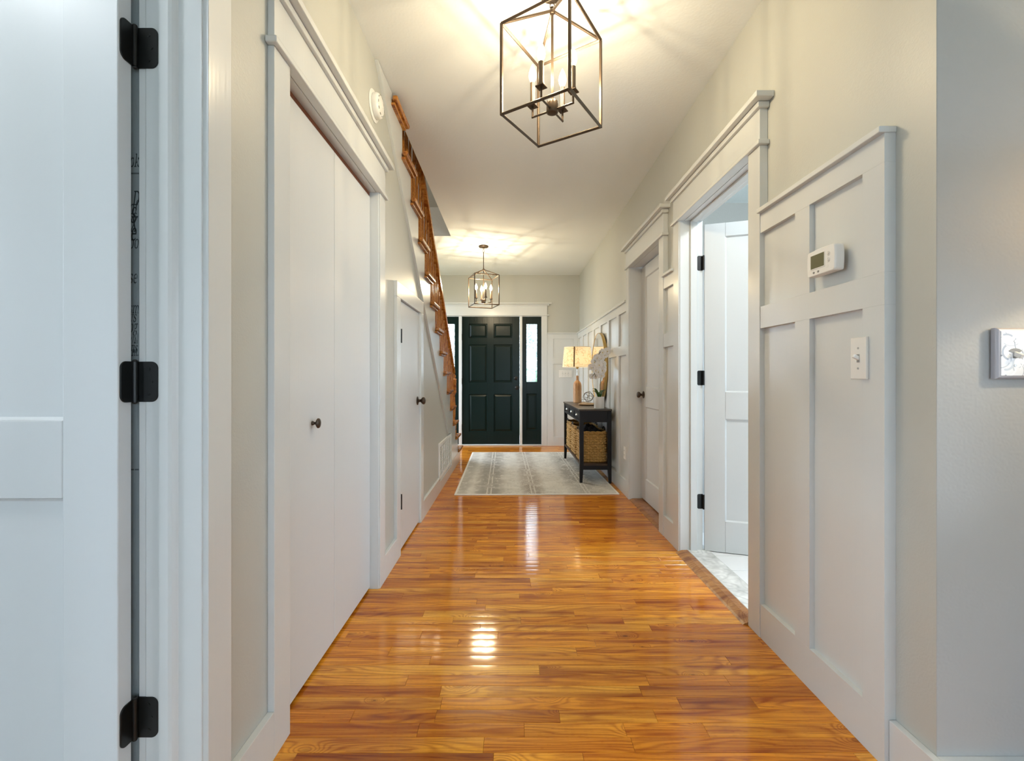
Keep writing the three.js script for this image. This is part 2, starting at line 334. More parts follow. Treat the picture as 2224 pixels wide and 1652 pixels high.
// ---------------------------------------------------------------- floor: oak strips laid across the hall
const floor = structure('floor', 'glossy honey oak strip floor laid across the hallway', 'floor');
function plank(x0, x1, Z0, Z1, du, dv, h, tx, tz) {   // slightly crowned strip with eased edges
  const e = 0.0007, c = 0.0009, xm = (x0 + x1) / 2, zm = (Z0 + Z1) / 2, P = [], U = [], N = [], k = 0.0002, crown = 0.00022;
  x0 += k; x1 -= k; Z0 += k; Z1 -= k;
  const half = (Z1 - Z0) / 2, top = (x, Z) => h + (Z - zm) * tx + (x - xm) * tz + crown * (1 - ((Z - zm) / half) ** 2);
  const put = ([x, y, Z], n) => { P.push(x, y, -Z); U.push((x - x0 + du) / 2.4, (Z - Z0 + dv) / 0.6); N.push(...n); };
  const quad = (a, b, d, f, na, nb, nd, nf) => { for (const [q, n] of [[a, na], [b, nb], [d, nd], [a, na], [d, nd], [f, nf]]) put(q, n); };
  const at = (x, Z) => [x, top(x, Z), Z], S = 4;
  for (let i = 0; i < S; i++) {
    const za = Z0 + e + (Z1 - Z0 - 2 * e) * i / S, zb = Z0 + e + (Z1 - Z0 - 2 * e) * (i + 1) / S;
    const nrm = (Z) => new THREE.Vector3(-tz, 1, tx - 2 * crown * (Z - zm) / half / half).normalize().toArray(), a = nrm(za), b = nrm(zb);
    quad(at(x0 + e, za), at(x1 - e, za), at(x1 - e, zb), at(x0 + e, zb), a, a, b, b);
  }
  const o = [[x0, Z0], [x1, Z0], [x1, Z1], [x0, Z1]], i = [[x0 + e, Z0 + e], [x1 - e, Z0 + e], [x1 - e, Z1 - e], [x0 + e, Z1 - e]];
  const I = i.map(([x, Z]) => at(x, Z)), O = o.map(([x, Z]) => [x, top(x, Z) - c, Z]), D = o.map(([x, Z]) => [x, -0.015, Z]);
  const side = [[0, 0, 1], [1, 0, 0], [0, 0, -1], [-1, 0, 0]], r = Math.SQRT1_2;
  for (let n = 0; n < 4; n++) { const m = (n + 1) % 4, s = side[n], t = [s[0] * r, r, s[2] * r]; quad(O[n], O[m], I[m], I[n], t, t, t, t); quad(D[n], D[m], O[m], O[n], s, s, s, s); }
  const g = new THREE.BufferGeometry();
  g.setAttribute('position', new THREE.Float32BufferAttribute(P, 3)); g.setAttribute('normal', new THREE.Float32BufferAttribute(N, 3)); g.setAttribute('uv', new THREE.Float32BufferAttribute(U, 2));
  return g;
}
{
  const W = 0.0572, far = plankM.map(() => []);
  let tone = 0, single = 0;
  for (let Z = 0.0; Z < END + 0.02; Z += W) {
    const left = Z < 1.0 ? LW : Z > 5.9 ? STAIR_L : LW - 0.11, right = Z < 1.14 ? 2.2 : RW + 0.02;
    let x = left - rr(0, 0.5);
    while (x < right) {
      let len = Math.pow(rnd(), 1.4) * 0.95 + 0.24;
      const a = Math.max(x, left), b = Math.min(x + len, right);
      x += len;
      if (b - a < 0.03) continue;
      let t = Math.floor(rnd() * plankM.length); if (t === tone || (t > 7 && rnd() < 0.5)) t = Math.floor(rnd() * 7); tone = t;
      const g = plank(a, b, Z, Math.min(Z + W, END + 0.02), rnd() * 2.4, rnd() * 0.6, rr(-0.00012, 0.00012) - 0.0002, rr(-0.003, 0.003), rr(-0.0004, 0.0004));
      if (Z > 1.05 && Z < 4.6 && single < 295) { local('plank', g, plankM[t], floor); single++; } else far[t].push(g);
    }
  }
  const rest = new THREE.Group(); rest.name = 'far_planks'; rest.userData.kind = 'stuff';
  far.forEach((list, t) => { if (list.length) { const o = local('far_planks', merge(list), plankM[t], floor); o.userData.kind = 'stuff'; } });
  local('subfloor', merge([box(STAIR_L - 0.12, RW + 0.114, -0.12, -0.012, 0, END + 0.14, 0), box(FARLEFT, SIDE, -0.12, -0.012, BACK, 0, 0), box(RW, SIDE, -0.12, -0.012, 0, 1.2, 0), box(FARLEFT, STAIR_L, -0.12, -0.012, 0, 1.3, 0)]), M.subfloor, floor);
  local('room_carpet', merge([box(LW, SIDE, -0.012, 0, BACK, -0.001, 0), box(FARLEFT, LW - 0.001, -0.012, 0, BACK, 1.2, 0), box(2.2, SIDE, -0.012, 0, 0, 1.143, 0)]), M.carpet, floor);
}
// bathroom floor, tiles with recessed joints, marble saddle and oak reducer
const bathFloor = structure('floor_bathroom', 'white square tile floor of the bathroom', 'floor');
part('bed', box(RW + 0.114, 3.25, -0.12, 0.009, 1.257, 4.25, 0), M.grout, bathFloor);
part('bed', box(RW + 0.02, RW + 0.114, -0.12, -0.012, 1.257, 4.25, 0), M.grout, bathFloor);
for (let i = 0; i < 5; i++) for (let j = 0; j < 9; j++) {
  const x = RW + 0.155 + i * 0.205, Z = 1.3 + j * 0.205;
  part('tile', box(x, x + 0.201, 0.0, 0.012, Z, Z + 0.201, 0.0015), M.tile, bathFloor);
}
const saddle = structure('trim_saddle', 'grey veined marble door saddle with an oak reducer strip in front', 'threshold');
part('marble_saddle', box(RW + 0.02, RW + 0.152, -0.01, 0.016, BATH[0] - 0.02, BATH[1] + 0.02, 0.004), M.marble, saddle);
part('oak_reducer', merge([polyX([[RW - 0.055, 0], [RW + 0.018, 0], [RW + 0.018, 0.017], [RW - 0.015, 0.016], [RW - 0.045, 0.007]], [], BATH[0] + 0.002, BATH[1] - 0.002)]), M.oakEdge, saddle);
const saddle2 = structure('trim_door_strip', 'oak threshold strip below the closed right door', 'threshold');
part('oak_reducer', polyX([[RW - 0.03, 0], [RW + 0.11, 0], [RW + 0.11, 0.014], [RW + 0.0, 0.013], [RW - 0.026, 0.004]], [], DOOR2[0] + 0.002, DOOR2[1] - 0.002), M.oakEdge, saddle2);

// ---------------------------------------------------------------- door and opening trim
// dir = +1: trim of the left wall (faces +x), -1: trim of the right wall
function openingTrim(name, label, wallX, dir, t, [a, b], top, jambDepth) {
  const o = structure(name, label, 'trim'), X = (d) => wallX + dir * d, c = 0.097, rv = 0.004;
  part('casing_leg', box(wallX, X(t), 0, top, a - c, a - rv), M.trim, o);
  part('casing_leg', box(wallX, X(t), 0, top, b + rv, b + c), M.trim, o);
  part('bead', box(wallX, X(t + 0.014), top, top + 0.020, a - c - 0.015, b + c + 0.015, 0.004), M.trim, o);
  part('frieze', box(wallX, X(t), top + 0.020, top + 0.153, a - c, b + c), M.trim, o);
  part('fillet', box(wallX, X(t + 0.014), top + 0.153, top + 0.177, a - c - 0.015, b + c + 0.015, 0.004), M.trim, o);
  part('crown', box(wallX, X(t + 0.038), top + 0.178, top + 0.202, a - c - 0.047, b + c + 0.047, 0.003), M.trim, o);
  const j0 = X(t - 0.008), j1 = X(-jambDepth);
  part('jamb', box(j0, j1, 0, top + 0.018, a - 0.0185, a), M.trim, o);
  part('jamb', box(j0, j1, 0, top + 0.018, b, b + 0.0185), M.trim, o);
  part('head_jamb', box(wallX - dir * 0.0004, j1, top, top + 0.018, a, b), M.trim, o);
  return o;
}
openingTrim('trim_1', 'white craftsman casing and crown around the closet doors', LW, 1, LF - LW, CLOSET, HEAD_L, 0.115);
const bathTrim = openingTrim('trim_2', 'white craftsman casing and crown around the open bathroom door', RW, -1, 0.035, BATH, HEAD_R, 0.114);
part('stop', box(1.105, 1.147, 0, HEAD_R, BATH[1] - 0.012, BATH[1], 0.003), M.trim, bathTrim);
part('stop', box(1.105, 1.147, 0, HEAD_R, BATH[0], BATH[0] + 0.012, 0.003), M.trim, bathTrim);
part('stop', box(1.105, 1.147, HEAD_R - 0.012, HEAD_R, BATH[0] + 0.012, BATH[1] - 0.012, 0.003), M.trim, bathTrim);
part('casing_step', box(RF, RW, 0, HEAD_R, BATH[0] - 0.038, BATH[0] - 0.006), M.trim, bathTrim);
openingTrim('trim_3', 'white craftsman casing and crown around the closed right door', RW, -1, 0.035, DOOR2, HEAD_R, 0.114);
{ // plain casing of the door under the stairs
  const o = structure('trim_4', 'plain white casing around the small door under the stairs', 'trim');
  part('casing_leg', box(LW, LF, 0, HEAD_U, UNDER[0] - 0.093, UNDER[0] - 0.003), M.trim, o);
  part('casing_leg', box(LW, LF, 0, HEAD_U, UNDER[1] + 0.003, UNDER[1] + 0.097), M.trim, o);
  part('casing_head', box(LW, LF, HEAD_U + 0.0005, 1.66, UNDER[0] - 0.093, UNDER[1] + 0.097), M.trim, o);
  part('jamb', merge([box(LW - 0.115, LF - 0.004, 0, HEAD_U + 0.018, UNDER[0] - 0.018, UNDER[0]), box(LW - 0.115, LF - 0.004, 0, HEAD_U + 0.018, UNDER[1], UNDER[1] + 0.018), box(LW - 0.115, LF - 0.004, HEAD_U, HEAD_U + 0.018, UNDER[0], UNDER[1])]), M.trim, o);
}
{ // jamb, stop and casing of the near left doorway
  const o = structure('trim_5', 'white moulded jamb and casing of the near left doorway', 'trim'), Z = NEAR[1];
  part('casing_leg', box(LW, LF, 0, HEAD_R, Z + 0.004, Z + 0.088), M.trim, o);
  part('jamb', merge([box(-0.8315, -0.8160, 0, HEAD_R + 0.018, Z + 0.0012, Z + 0.0155), box(-0.8154, LF - 0.012, 0, HEAD_R + 0.018, Z, Z + 0.0155), box(-0.815, LF - 0.012, HEAD_R, HEAD_R + 0.018, NEAR[0], Z)]), M.trim, o);
  part('stop', polyY([[-0.7765, Z], [-0.7765, Z - 0.0115], [-0.757, Z - 0.0115], [-0.750, Z - 0.009], [-0.745, Z - 0.004], [-0.742, Z]], 0, HEAD_R), M.trim, o);
  part('door_side_lining', box(-0.862, -0.8318, 0, HEAD_R, Z + 0.008, Z + 0.02, 0), M.pencil, o);
  const lining = o.children[o.children.length - 1], p = lining.geometry.attributes.position, uv = lining.geometry.attributes.uv;
  for (let i = 0; i < p.count; i++) uv.setXY(i, (p.getX(i) + 0.862) / 0.030, p.getY(i) / 2.0);
  lining.userData.label = 'bare grey lining strip with pencilled height marks';
}

// ---------------------------------------------------------------- baseboards
solid('baseboard_left', merge([
  box(LW, LF, 0, 0.135, 1.0975, CLOSET[0] - 0.0975), box(LW, LF, 0, 0.135, CLOSET[1] + 0.0975, UNDER[0] - 0.0935), box(LW, LF, 0, 0.135, UNDER[1] + 0.0975, 4.295),
  box(LW, LF, 0, 0.098, 4.295, 5.105), box(LW, LF, 0, 0.135, 5.105, 5.93),
]), M.trim, 'white flat baseboard along the left hallway wall', 'baseboard');
solid('baseboard_right', merge([box(RW - 0.02, RW, 0, 0.135, 1.123, 1.2635), box(RW, SIDE, 0, 0.135, 1.123, 1.143)]), M.trim, 'white baseboard wrapping the right wall corner', 'baseboard');

// ---------------------------------------------------------------- wainscot
const TOP = 1.69, CAP0 = 1.770, CAP1 = 1.788, MID0 = 1.292, MID1 = 1.383, BASE = 0.1415;
function wainscot(name, label, Z0, Z1, panels, capNear = 0) {
  const o = structure(name, label, 'wainscot');
  for (const [a, b] of panels) {
    part('panel', box(RS, RW, BASE - 0.01, MID0 + 0.01, a - 0.003, b + 0.003, 0), M.trim, o);
    part('panel', box(RS, RW, MID1 - 0.01, TOP + 0.01, a - 0.003, b + 0.003, 0), M.trim, o);
  }
  part('base', box(RF, RW, 0, BASE, Z0, Z1, 0.0006), M.trim, o);
  part('mid_rail', box(RF, RW, MID0, MID1, Z0, Z1, 0.0006), M.trim, o);
  part('top_rail', box(RF, RW, TOP, CAP0, Z0, Z1, 0.0006), M.trim, o);
  part('cap', box(RF - 0.018, RW, CAP0, CAP1, Z0 - capNear, Z1, 0.0025), M.trim, o);
  const edges = [Z0, ...panels.flat(), Z1];
  for (let i = 0; i < edges.length; i += 2) if (edges[i + 1] - edges[i] > 0.006)
    for (const [y0, y1] of [[BASE, MID0], [MID1, TOP]]) part('stile', box(RF, RW, y0, y1, edges[i], edges[i + 1], 0.0006), M.trim, o);
  return o;
}
wainscot('trim_6', 'white board and batten wainscot below the thermostat', 1.264, BATH[0] - 0.0975, [[1.344, 1.583], [1.664, BATH[0] - 0.0975]], 0.004);
wainscot('trim_7', 'narrow white wainscot panel between the two right doors', BATH[1] + 0.0975, DOOR2[0] - 0.0975, [[BATH[1] + 0.0975, DOOR2[0] - 0.0975]]);
wainscot('trim_8', 'white wainscot along the foyer wall behind the console table', DOOR2[1] + 0.0975, END - 0.018, [[4.123, 4.417], [4.515, 4.862], [4.966, 5.315], [5.415, 5.765], [5.865, 6.215], [6.315, 6.665], [6.765, 7.09]]);
{
  const o = structure('trim_9', 'white wainscot panel on the end wall beside the front door', 'wainscot'), f = END - 0.02, x0 = 0.558, x1 = RF - 0.001;
  part('panel', box(0.64, 0.985, BASE - 0.01, MID0 + 0.01, END - 0.010, END, 0), M.trim, o);
  part('panel', box(0.64, 0.985, MID1 - 0.01, TOP + 0.01, END - 0.010, END, 0), M.trim, o);
  part('base', box(x0, x1, 0, BASE, f, END, 0.0006), M.trim, o); part('mid_rail', box(x0, x1, MID0, MID1, f, END, 0.0006), M.trim, o); part('top_rail', box(x0, x1, TOP, CAP0, f, END, 0.0006), M.trim, o);
  part('cap', box(x0, RF - 0.019, CAP0, CAP1, f - 0.018, END, 0.0025), M.trim, o);
  for (const [y0, y1] of [[BASE, MID0], [MID1, TOP]]) for (const [a, b] of [[x0, 0.6525], [0.974, x1]]) part('stile', box(a, b, y0, y1, f, END, 0.0006), M.trim, o);
}

// ---------------------------------------------------------------- doors
function shakerDoor(o, x0, x1, y0, y1, t) {          // in the door's own coordinates, front face at z = 0
  const s = 0.118, L = (a, b, c, d, z0 = -t, z1 = 0, r = 0.0025) => metricUV(box(a, b, c, d, -z1, -z0, r));
  const P = [[0.207, 0.83], [0.997, 1.948]];
  local('stile', L(x0, x0 + s, y0, y1), M.door, o); local('stile', L(x1 - s, x1, y0, y1), M.door, o);
  local('rail', L(x0 + s, x1 - s, y0, P[0][0]), M.door, o); local('rail', L(x0 + s, x1 - s, P[0][1], P[1][0]), M.door, o); local('rail', L(x0 + s, x1 - s, P[1][1], y1), M.door, o);
  for (const [a, b] of P) {
    local('panel', L(x0 + s - 0.004, x1 - s + 0.004, a - 0.004, b + 0.004, -t + 0.010, -0.010, 0), M.door, o);
    const bv = [];                                  // sloped sticking round each panel
    const q = (A, B, C, D) => bv.push(...A, ...B, ...C, ...A, ...C, ...D), w = 0.007;
    const xa = x0 + s, xb = x1 - s, za = -0.0015, zb = -0.010;
    q([xa, b, za], [xa, a, za], [xa + w, a + w, zb], [xa + w, b - w, zb]); q([xb, a, za], [xb, b, za], [xb - w, b - w, zb], [xb - w, a + w, zb]);
    q([xa, a, za], [xb, a, za], [xb - w, a + w, zb], [xa + w, a + w, zb]); q([xb, b, za], [xa, b, za], [xa + w, b - w, zb], [xb - w, b - w, zb]);
    const g = new THREE.BufferGeometry(); g.setAttribute('position', new THREE.Float32BufferAttribute(bv, 3)); g.computeVertexNormals();
    g.setAttribute('uv', new THREE.Float32BufferAttribute(new Float32Array(bv.length / 3 * 2), 2));
    local('sticking', metricUV(g), M.door, o);
  }
}
function knobSet(parent, x, y, m4) {                 // door knob on the +z side of the parent, or turned by m4
  const rose = lathe([[0, 0], [0.031, 0], [0.032, 0.003], [0.029, 0.007], [0.014, 0.010], [0.010, 0.016], [0.010, 0.026]].map(([r, h]) => [Math.max(r, 1e-4), h]), 28);
  const head = lathe([[0.0101, 0.022], [0.013, 0.028], [0.024, 0.036], [0.0275, 0.045], [0.025, 0.054], [0.016, 0.059], [0.0001, 0.060]], 28);
  for (const g of [rose, head]) { g.rotateX(Math.PI / 2); g.translate(x, y, 0); if (m4) g.applyMatrix4(m4); }
  const k = local('knob', head, M.knob, parent); local('rosette', rose, M.knob, k);
}
function leafHinge(w, h, r) {                        // thin leaf with two rounded corners on its free side (+x)
  const s = new THREE.Shape(); s.moveTo(0, -h / 2); s.lineTo(w - r, -h / 2); s.absarc(w - r, -h / 2 + r, r, -Math.PI / 2, 0); s.lineTo(w, h / 2 - r); s.absarc(w - r, h / 2 - r, r, 0, Math.PI / 2); s.lineTo(0, h / 2); s.closePath();
  return new THREE.ExtrudeGeometry(s, { depth: 0.0022, bevelEnabled: true, bevelSize: 0.0006, bevelThickness: 0.0006, bevelSegments: 1, curveSegments: 8 });
}
{ // door_1: near left door, open 90 degrees into the room
  const o = structure('door_1', 'white two-panel door at the left edge, open and hinged on three black hinges', 'door', [-0.8386, 0, -0.965]);
  shakerDoor(o, -0.81, 0, 0.012, 2.04, 0.035);
  const PIN = [-0.8345, -1.0035];
  for (const y of [1.82, 1.079, 0.334]) {
    const jambLeaf = leafHinge(0.0470, 0.0885, 0.014); jambLeaf.translate(PIN[0], y, -(NEAR[1] + 0.0006));
    const doorLeaf = leafHinge(0.031, 0.0885, 0.014); doorLeaf.rotateY(-Math.PI / 2); doorLeaf.translate(-0.8386 + 0.0026, y, -1.0005);
    const knuckle = new THREE.CylinderGeometry(0.0055, 0.0055, 0.0885, 16); knuckle.translate(PIN[0], y, PIN[1]);
    const tips = [0.046, -0.046].map((d) => { const g = new THREE.SphereGeometry(0.0052, 12, 8); g.scale(1, 0.7, 1); g.translate(PIN[0], y + d, PIN[1]); return g; });
    const h = part('hinge', merge([jambLeaf, doorLeaf]), M.iron, o);
    part('knuckle', merge([knuckle, ...tips]), M.iron, h);
    for (const [dx, dy] of [[0.034, 0.0], [0.028, 0.028], [0.028, -0.028]]) {
      const s = new THREE.CylinderGeometry(0.0036, 0.0036, 0.001, 14); s.rotateX(Math.PI / 2); s.translate(PIN[0] + dx, y + dy, -(NEAR[1] + 0.0006) + 0.0032); part('screw', s, M.iron, h);
    }
  }
}
{ // door_2: pair of flat bifold closet leaves
  const X = -0.728, mid = (CLOSET[0] + CLOSET[1]) / 2;
  [[CLOSET[0] + 0.003, mid - 0.0014, 'near flat white bifold closet leaf with a small bronze knob'], [mid + 0.0014, CLOSET[1] - 0.003, 'far flat white bifold closet leaf without a knob']].forEach(([a, b, label], i) => {
    const o = structure('door_2' + (i ? '_001' : ''), label, 'door', [X, 0, -(a + b) / 2]);
    part('leaf', box(X - 0.034, X, 0.013, 2.013, a, b, 0.0025), M.door, o);
    if (!i) {
      const g = lathe([[0.0001, 0], [0.0085, 0], [0.0075, 0.004], [0.0048, 0.009], [0.0055, 0.014], [0.014, 0.018], [0.0185, 0.0215], [0.0175, 0.0255], [0.010, 0.028], [0.0001, 0.0285]], 26);
      g.rotateZ(-Math.PI / 2); g.translate(X, 0.921, -1.652);
      part('knob', g, M.knob, o);
    }
  });
  const o = structure('trim_closet_track', 'brown wooden track above the closet doors', 'track');
  part('rail', box(X - 0.05, X - 0.004, 2.0165, HEAD_L - 0.001, CLOSET[0] + 0.001, CLOSET[1] - 0.001, 0.001), M.track, o);
}
{ // door_3: small door under the stairs
  const X = -0.694, o = structure('door_3', 'small flat white door under the stairs with a black knob', 'door', [X, 0, -(UNDER[0] + UNDER[1]) / 2]);
  part('leaf', box(X - 0.032, X, 0.013, HEAD_U - 0.004, UNDER[0] + 0.003, UNDER[1] - 0.003, 0.002), M.door, o);
  for (const [y0, y1] of [[1.298, 1.384], [0.277, 0.37]]) { const g = new THREE.CylinderGeometry(0.006, 0.006, y1 - y0, 12); g.translate(-0.6795, (y0 + y1) / 2, -(UNDER[0] + 0.011)); part('hinge', g, M.iron, o); }
  knobSet(o, 0, 0.915, new THREE.Matrix4().makeRotationY(Math.PI / 2).setPosition(0, 0, -(3.323 - (UNDER[0] + UNDER[1]) / 2)));
}
{ // door_4: bathroom door standing open
  const o = structure('door_4', 'white two-panel bathroom door standing open on black hinges', 'door', [1.187, 0, -2.808], -0.3226);
  shakerDoor(o, 0.004, 0.80, 0.016, 2.032, 0.035);
  for (const y of [1.795, 1.083, 0.317]) {
    const g = leafHinge(0.033, 0.09, 0.010); g.rotateZ(Math.PI); g.translate(1.1835, y, -(BATH[1] + 0.0004));
    const k = new THREE.CylinderGeometry(0.006, 0.006, 0.09, 14); k.translate(1.1845, y, -2.803);
    part('hinge', merge([g, k]), M.iron, o);
  }
}
{ // door_5: closed door farther along the right wall
  const o = structure('door_5', 'closed white two-panel door with a bronze knob in the right wall', 'door', [1.149, 0, -(DOOR2[1] - 0.002)], -Math.PI / 2);
  shakerDoor(o, 0.001, DOOR2[1] - DOOR2[0] - 0.004, 0.022, 2.050, 0.035);
  knobSet(o, 0.066, 0.934);
}

// ---------------------------------------------------------------- front door with sidelights
function raisedPanel(x0, x1, y0, y1, Zface) {        // moulded raised field, its flat at Zface
  const d = 0.009, w = 0.028, P = [], q = (A, B, C, D) => P.push(...A, ...B, ...C, ...A, ...C, ...D), zb = -(Zface + d), zf = -Zface, zl = -(Zface - 0.002), m = 0.009;
  const R = (i, z) => [[x0 + i, y0 + i, z], [x1 - i, y0 + i, z], [x1 - i, y1 - i, z], [x0 + i, y1 - i, z]];
  const rings = [R(0, zl), R(m, zb), R(m + 0.004, zb), R(m + w, zf)];
  for (let k = 0; k < rings.length - 1; k++) for (let n = 0; n < 4; n++) { const e = (n + 1) % 4; q(rings[k][n], rings[k][e], rings[k + 1][e], rings[k + 1][n]); }
  q(...rings[3]);
  const g = new THREE.BufferGeometry(); g.setAttribute('position', new THREE.Float32BufferAttribute(P, 3)); g.computeVertexNormals();
  return metricUV(g);
}
function doorLeaf(o, x0, x1, y0, y1, cols, rows, Z, t, m, skip = []) {   // stiles and rails round openings, raised panels in them
  const xs = [x0, ...cols.flat(), x1], ys = [y0, ...rows.flat(), y1];
  for (let i = 0; i < xs.length; i += 2) part('stile', box(xs[i], xs[i + 1], y0, y1, Z, Z + t, 0.001), m, o);
  for (const [a, b] of cols) for (let j = 0; j < ys.length; j += 2) part('rail', box(a, b, ys[j], ys[j + 1], Z, Z + t, 0.001), m, o);
  cols.forEach(([a, b]) => rows.forEach(([c, d], j) => { if (!skip.includes(j)) { const pn = part('panel', raisedPanel(a, b, c, d, Z + 0.004), m, o); pn.material.side = THREE.DoubleSide; part('panel_back', box(a, b, c, d, Z + t * 0.5, Z + t * 0.9, 0), m, pn); } }));
}
{
  const Z = END + 0.012;
  const o = structure('door_6', 'black six-panel front door at the end of the hallway', 'door', [-0.3365, 0, -Z]);
  doorLeaf(o, -0.7935, 0.1205, 0.022, 2.043, [[-0.684, -0.393], [-0.290, 0.007]], [[0.218, 0.814], [1.0, 1.601], [1.708, 1.932]], Z, 0.044, M.black);
  for (const [y, big] of [[0.917, 1], [1.068, 0]]) {
    const g = lathe(big ? [[0.0001, 0], [0.033, 0], [0.033, 0.006], [0.013, 0.012], [0.012, 0.03], [0.026, 0.042], [0.029, 0.052], [0.02, 0.062], [0.0001, 0.064]] : [[0.0001, 0], [0.031, 0], [0.029, 0.012], [0.012, 0.016], [0.0001, 0.017]], 24);
    g.rotateX(Math.PI / 2); g.translate(big ? 0.078 : 0.062, y, -Z); part(big ? 'knob' : 'deadbolt', g, M.iron, o);
  }
  for (const y of [1.72, 1.02, 0.29]) { const g = new THREE.CylinderGeometry(0.007, 0.007, 0.1, 12); g.translate(-0.798, y, -(Z - 0.008)); part('hinge', g, M.iron, o); }
  const f = structure('trim_10', 'white frame, head casing and crown around the front door and its sidelights', 'trim'), F = END - 0.02;
  part('mullion', box(-0.8435, -0.7960, 0.012, 2.055, END - 0.012, END + 0.13), M.trim, f); part('mullion', box(0.1228, 0.1625, 0.012, 2.055, END - 0.012, END + 0.13), M.trim, f);
  part('casing_leg', box(0.4665, 0.557, 0, 2.055, F, END + 0.13), M.trim, f); part('casing_leg', box(-1.235, -1.147, 0, 2.055, F, END + 0.13), M.trim, f);
  part('bead', box(-1.265, 0.588, 2.055, 2.073, F - 0.014, END, 0.004), M.trim, f);
  part('frieze', box(-1.235, 0.557, 2.073, 2.213, F, END), M.trim, f);
  part('fillet', box(-1.265, 0.588, 2.213, 2.236, F - 0.014, END, 0.004), M.trim, f);
  part('crown', box(-1.304, 0.6255, 2.237, 2.259, F - 0.038, END, 0.003), M.trim, f);
  part('head_jamb', box(-1.147, 0.4665, 2.0455, 2.066, END, END + 0.13), M.trim, f);
  part('sill', box(-1.20, 0.4665, 0.0005, 0.019, END - 0.03, END + 0.13, 0.004), M.trim, f);
  [[0.1632, 0.4658, 'right black sidelight with a tall glass pane beside the front door'], [-1.1463, -0.8442, 'left black sidelight with a tall glass pane behind the stair railing']].forEach(([a, b, label], i) => {
    const s = structure('window_' + (i + 5), label, 'sidelight', [(a + b) / 2, 0, -Z]), c = (a + b) / 2;
    doorLeaf(s, a, b, 0.021, 2.043, [[c - 0.084, c + 0.084]], [[0.243, 0.822], [1.01, 1.929]], Z + 0.004, 0.044, M.black, [1]);
    part('pane', box(c - 0.086, c + 0.086, 1.006, 1.933, Z + 0.022, Z + 0.026, 0), M.glass, s);
  });
}

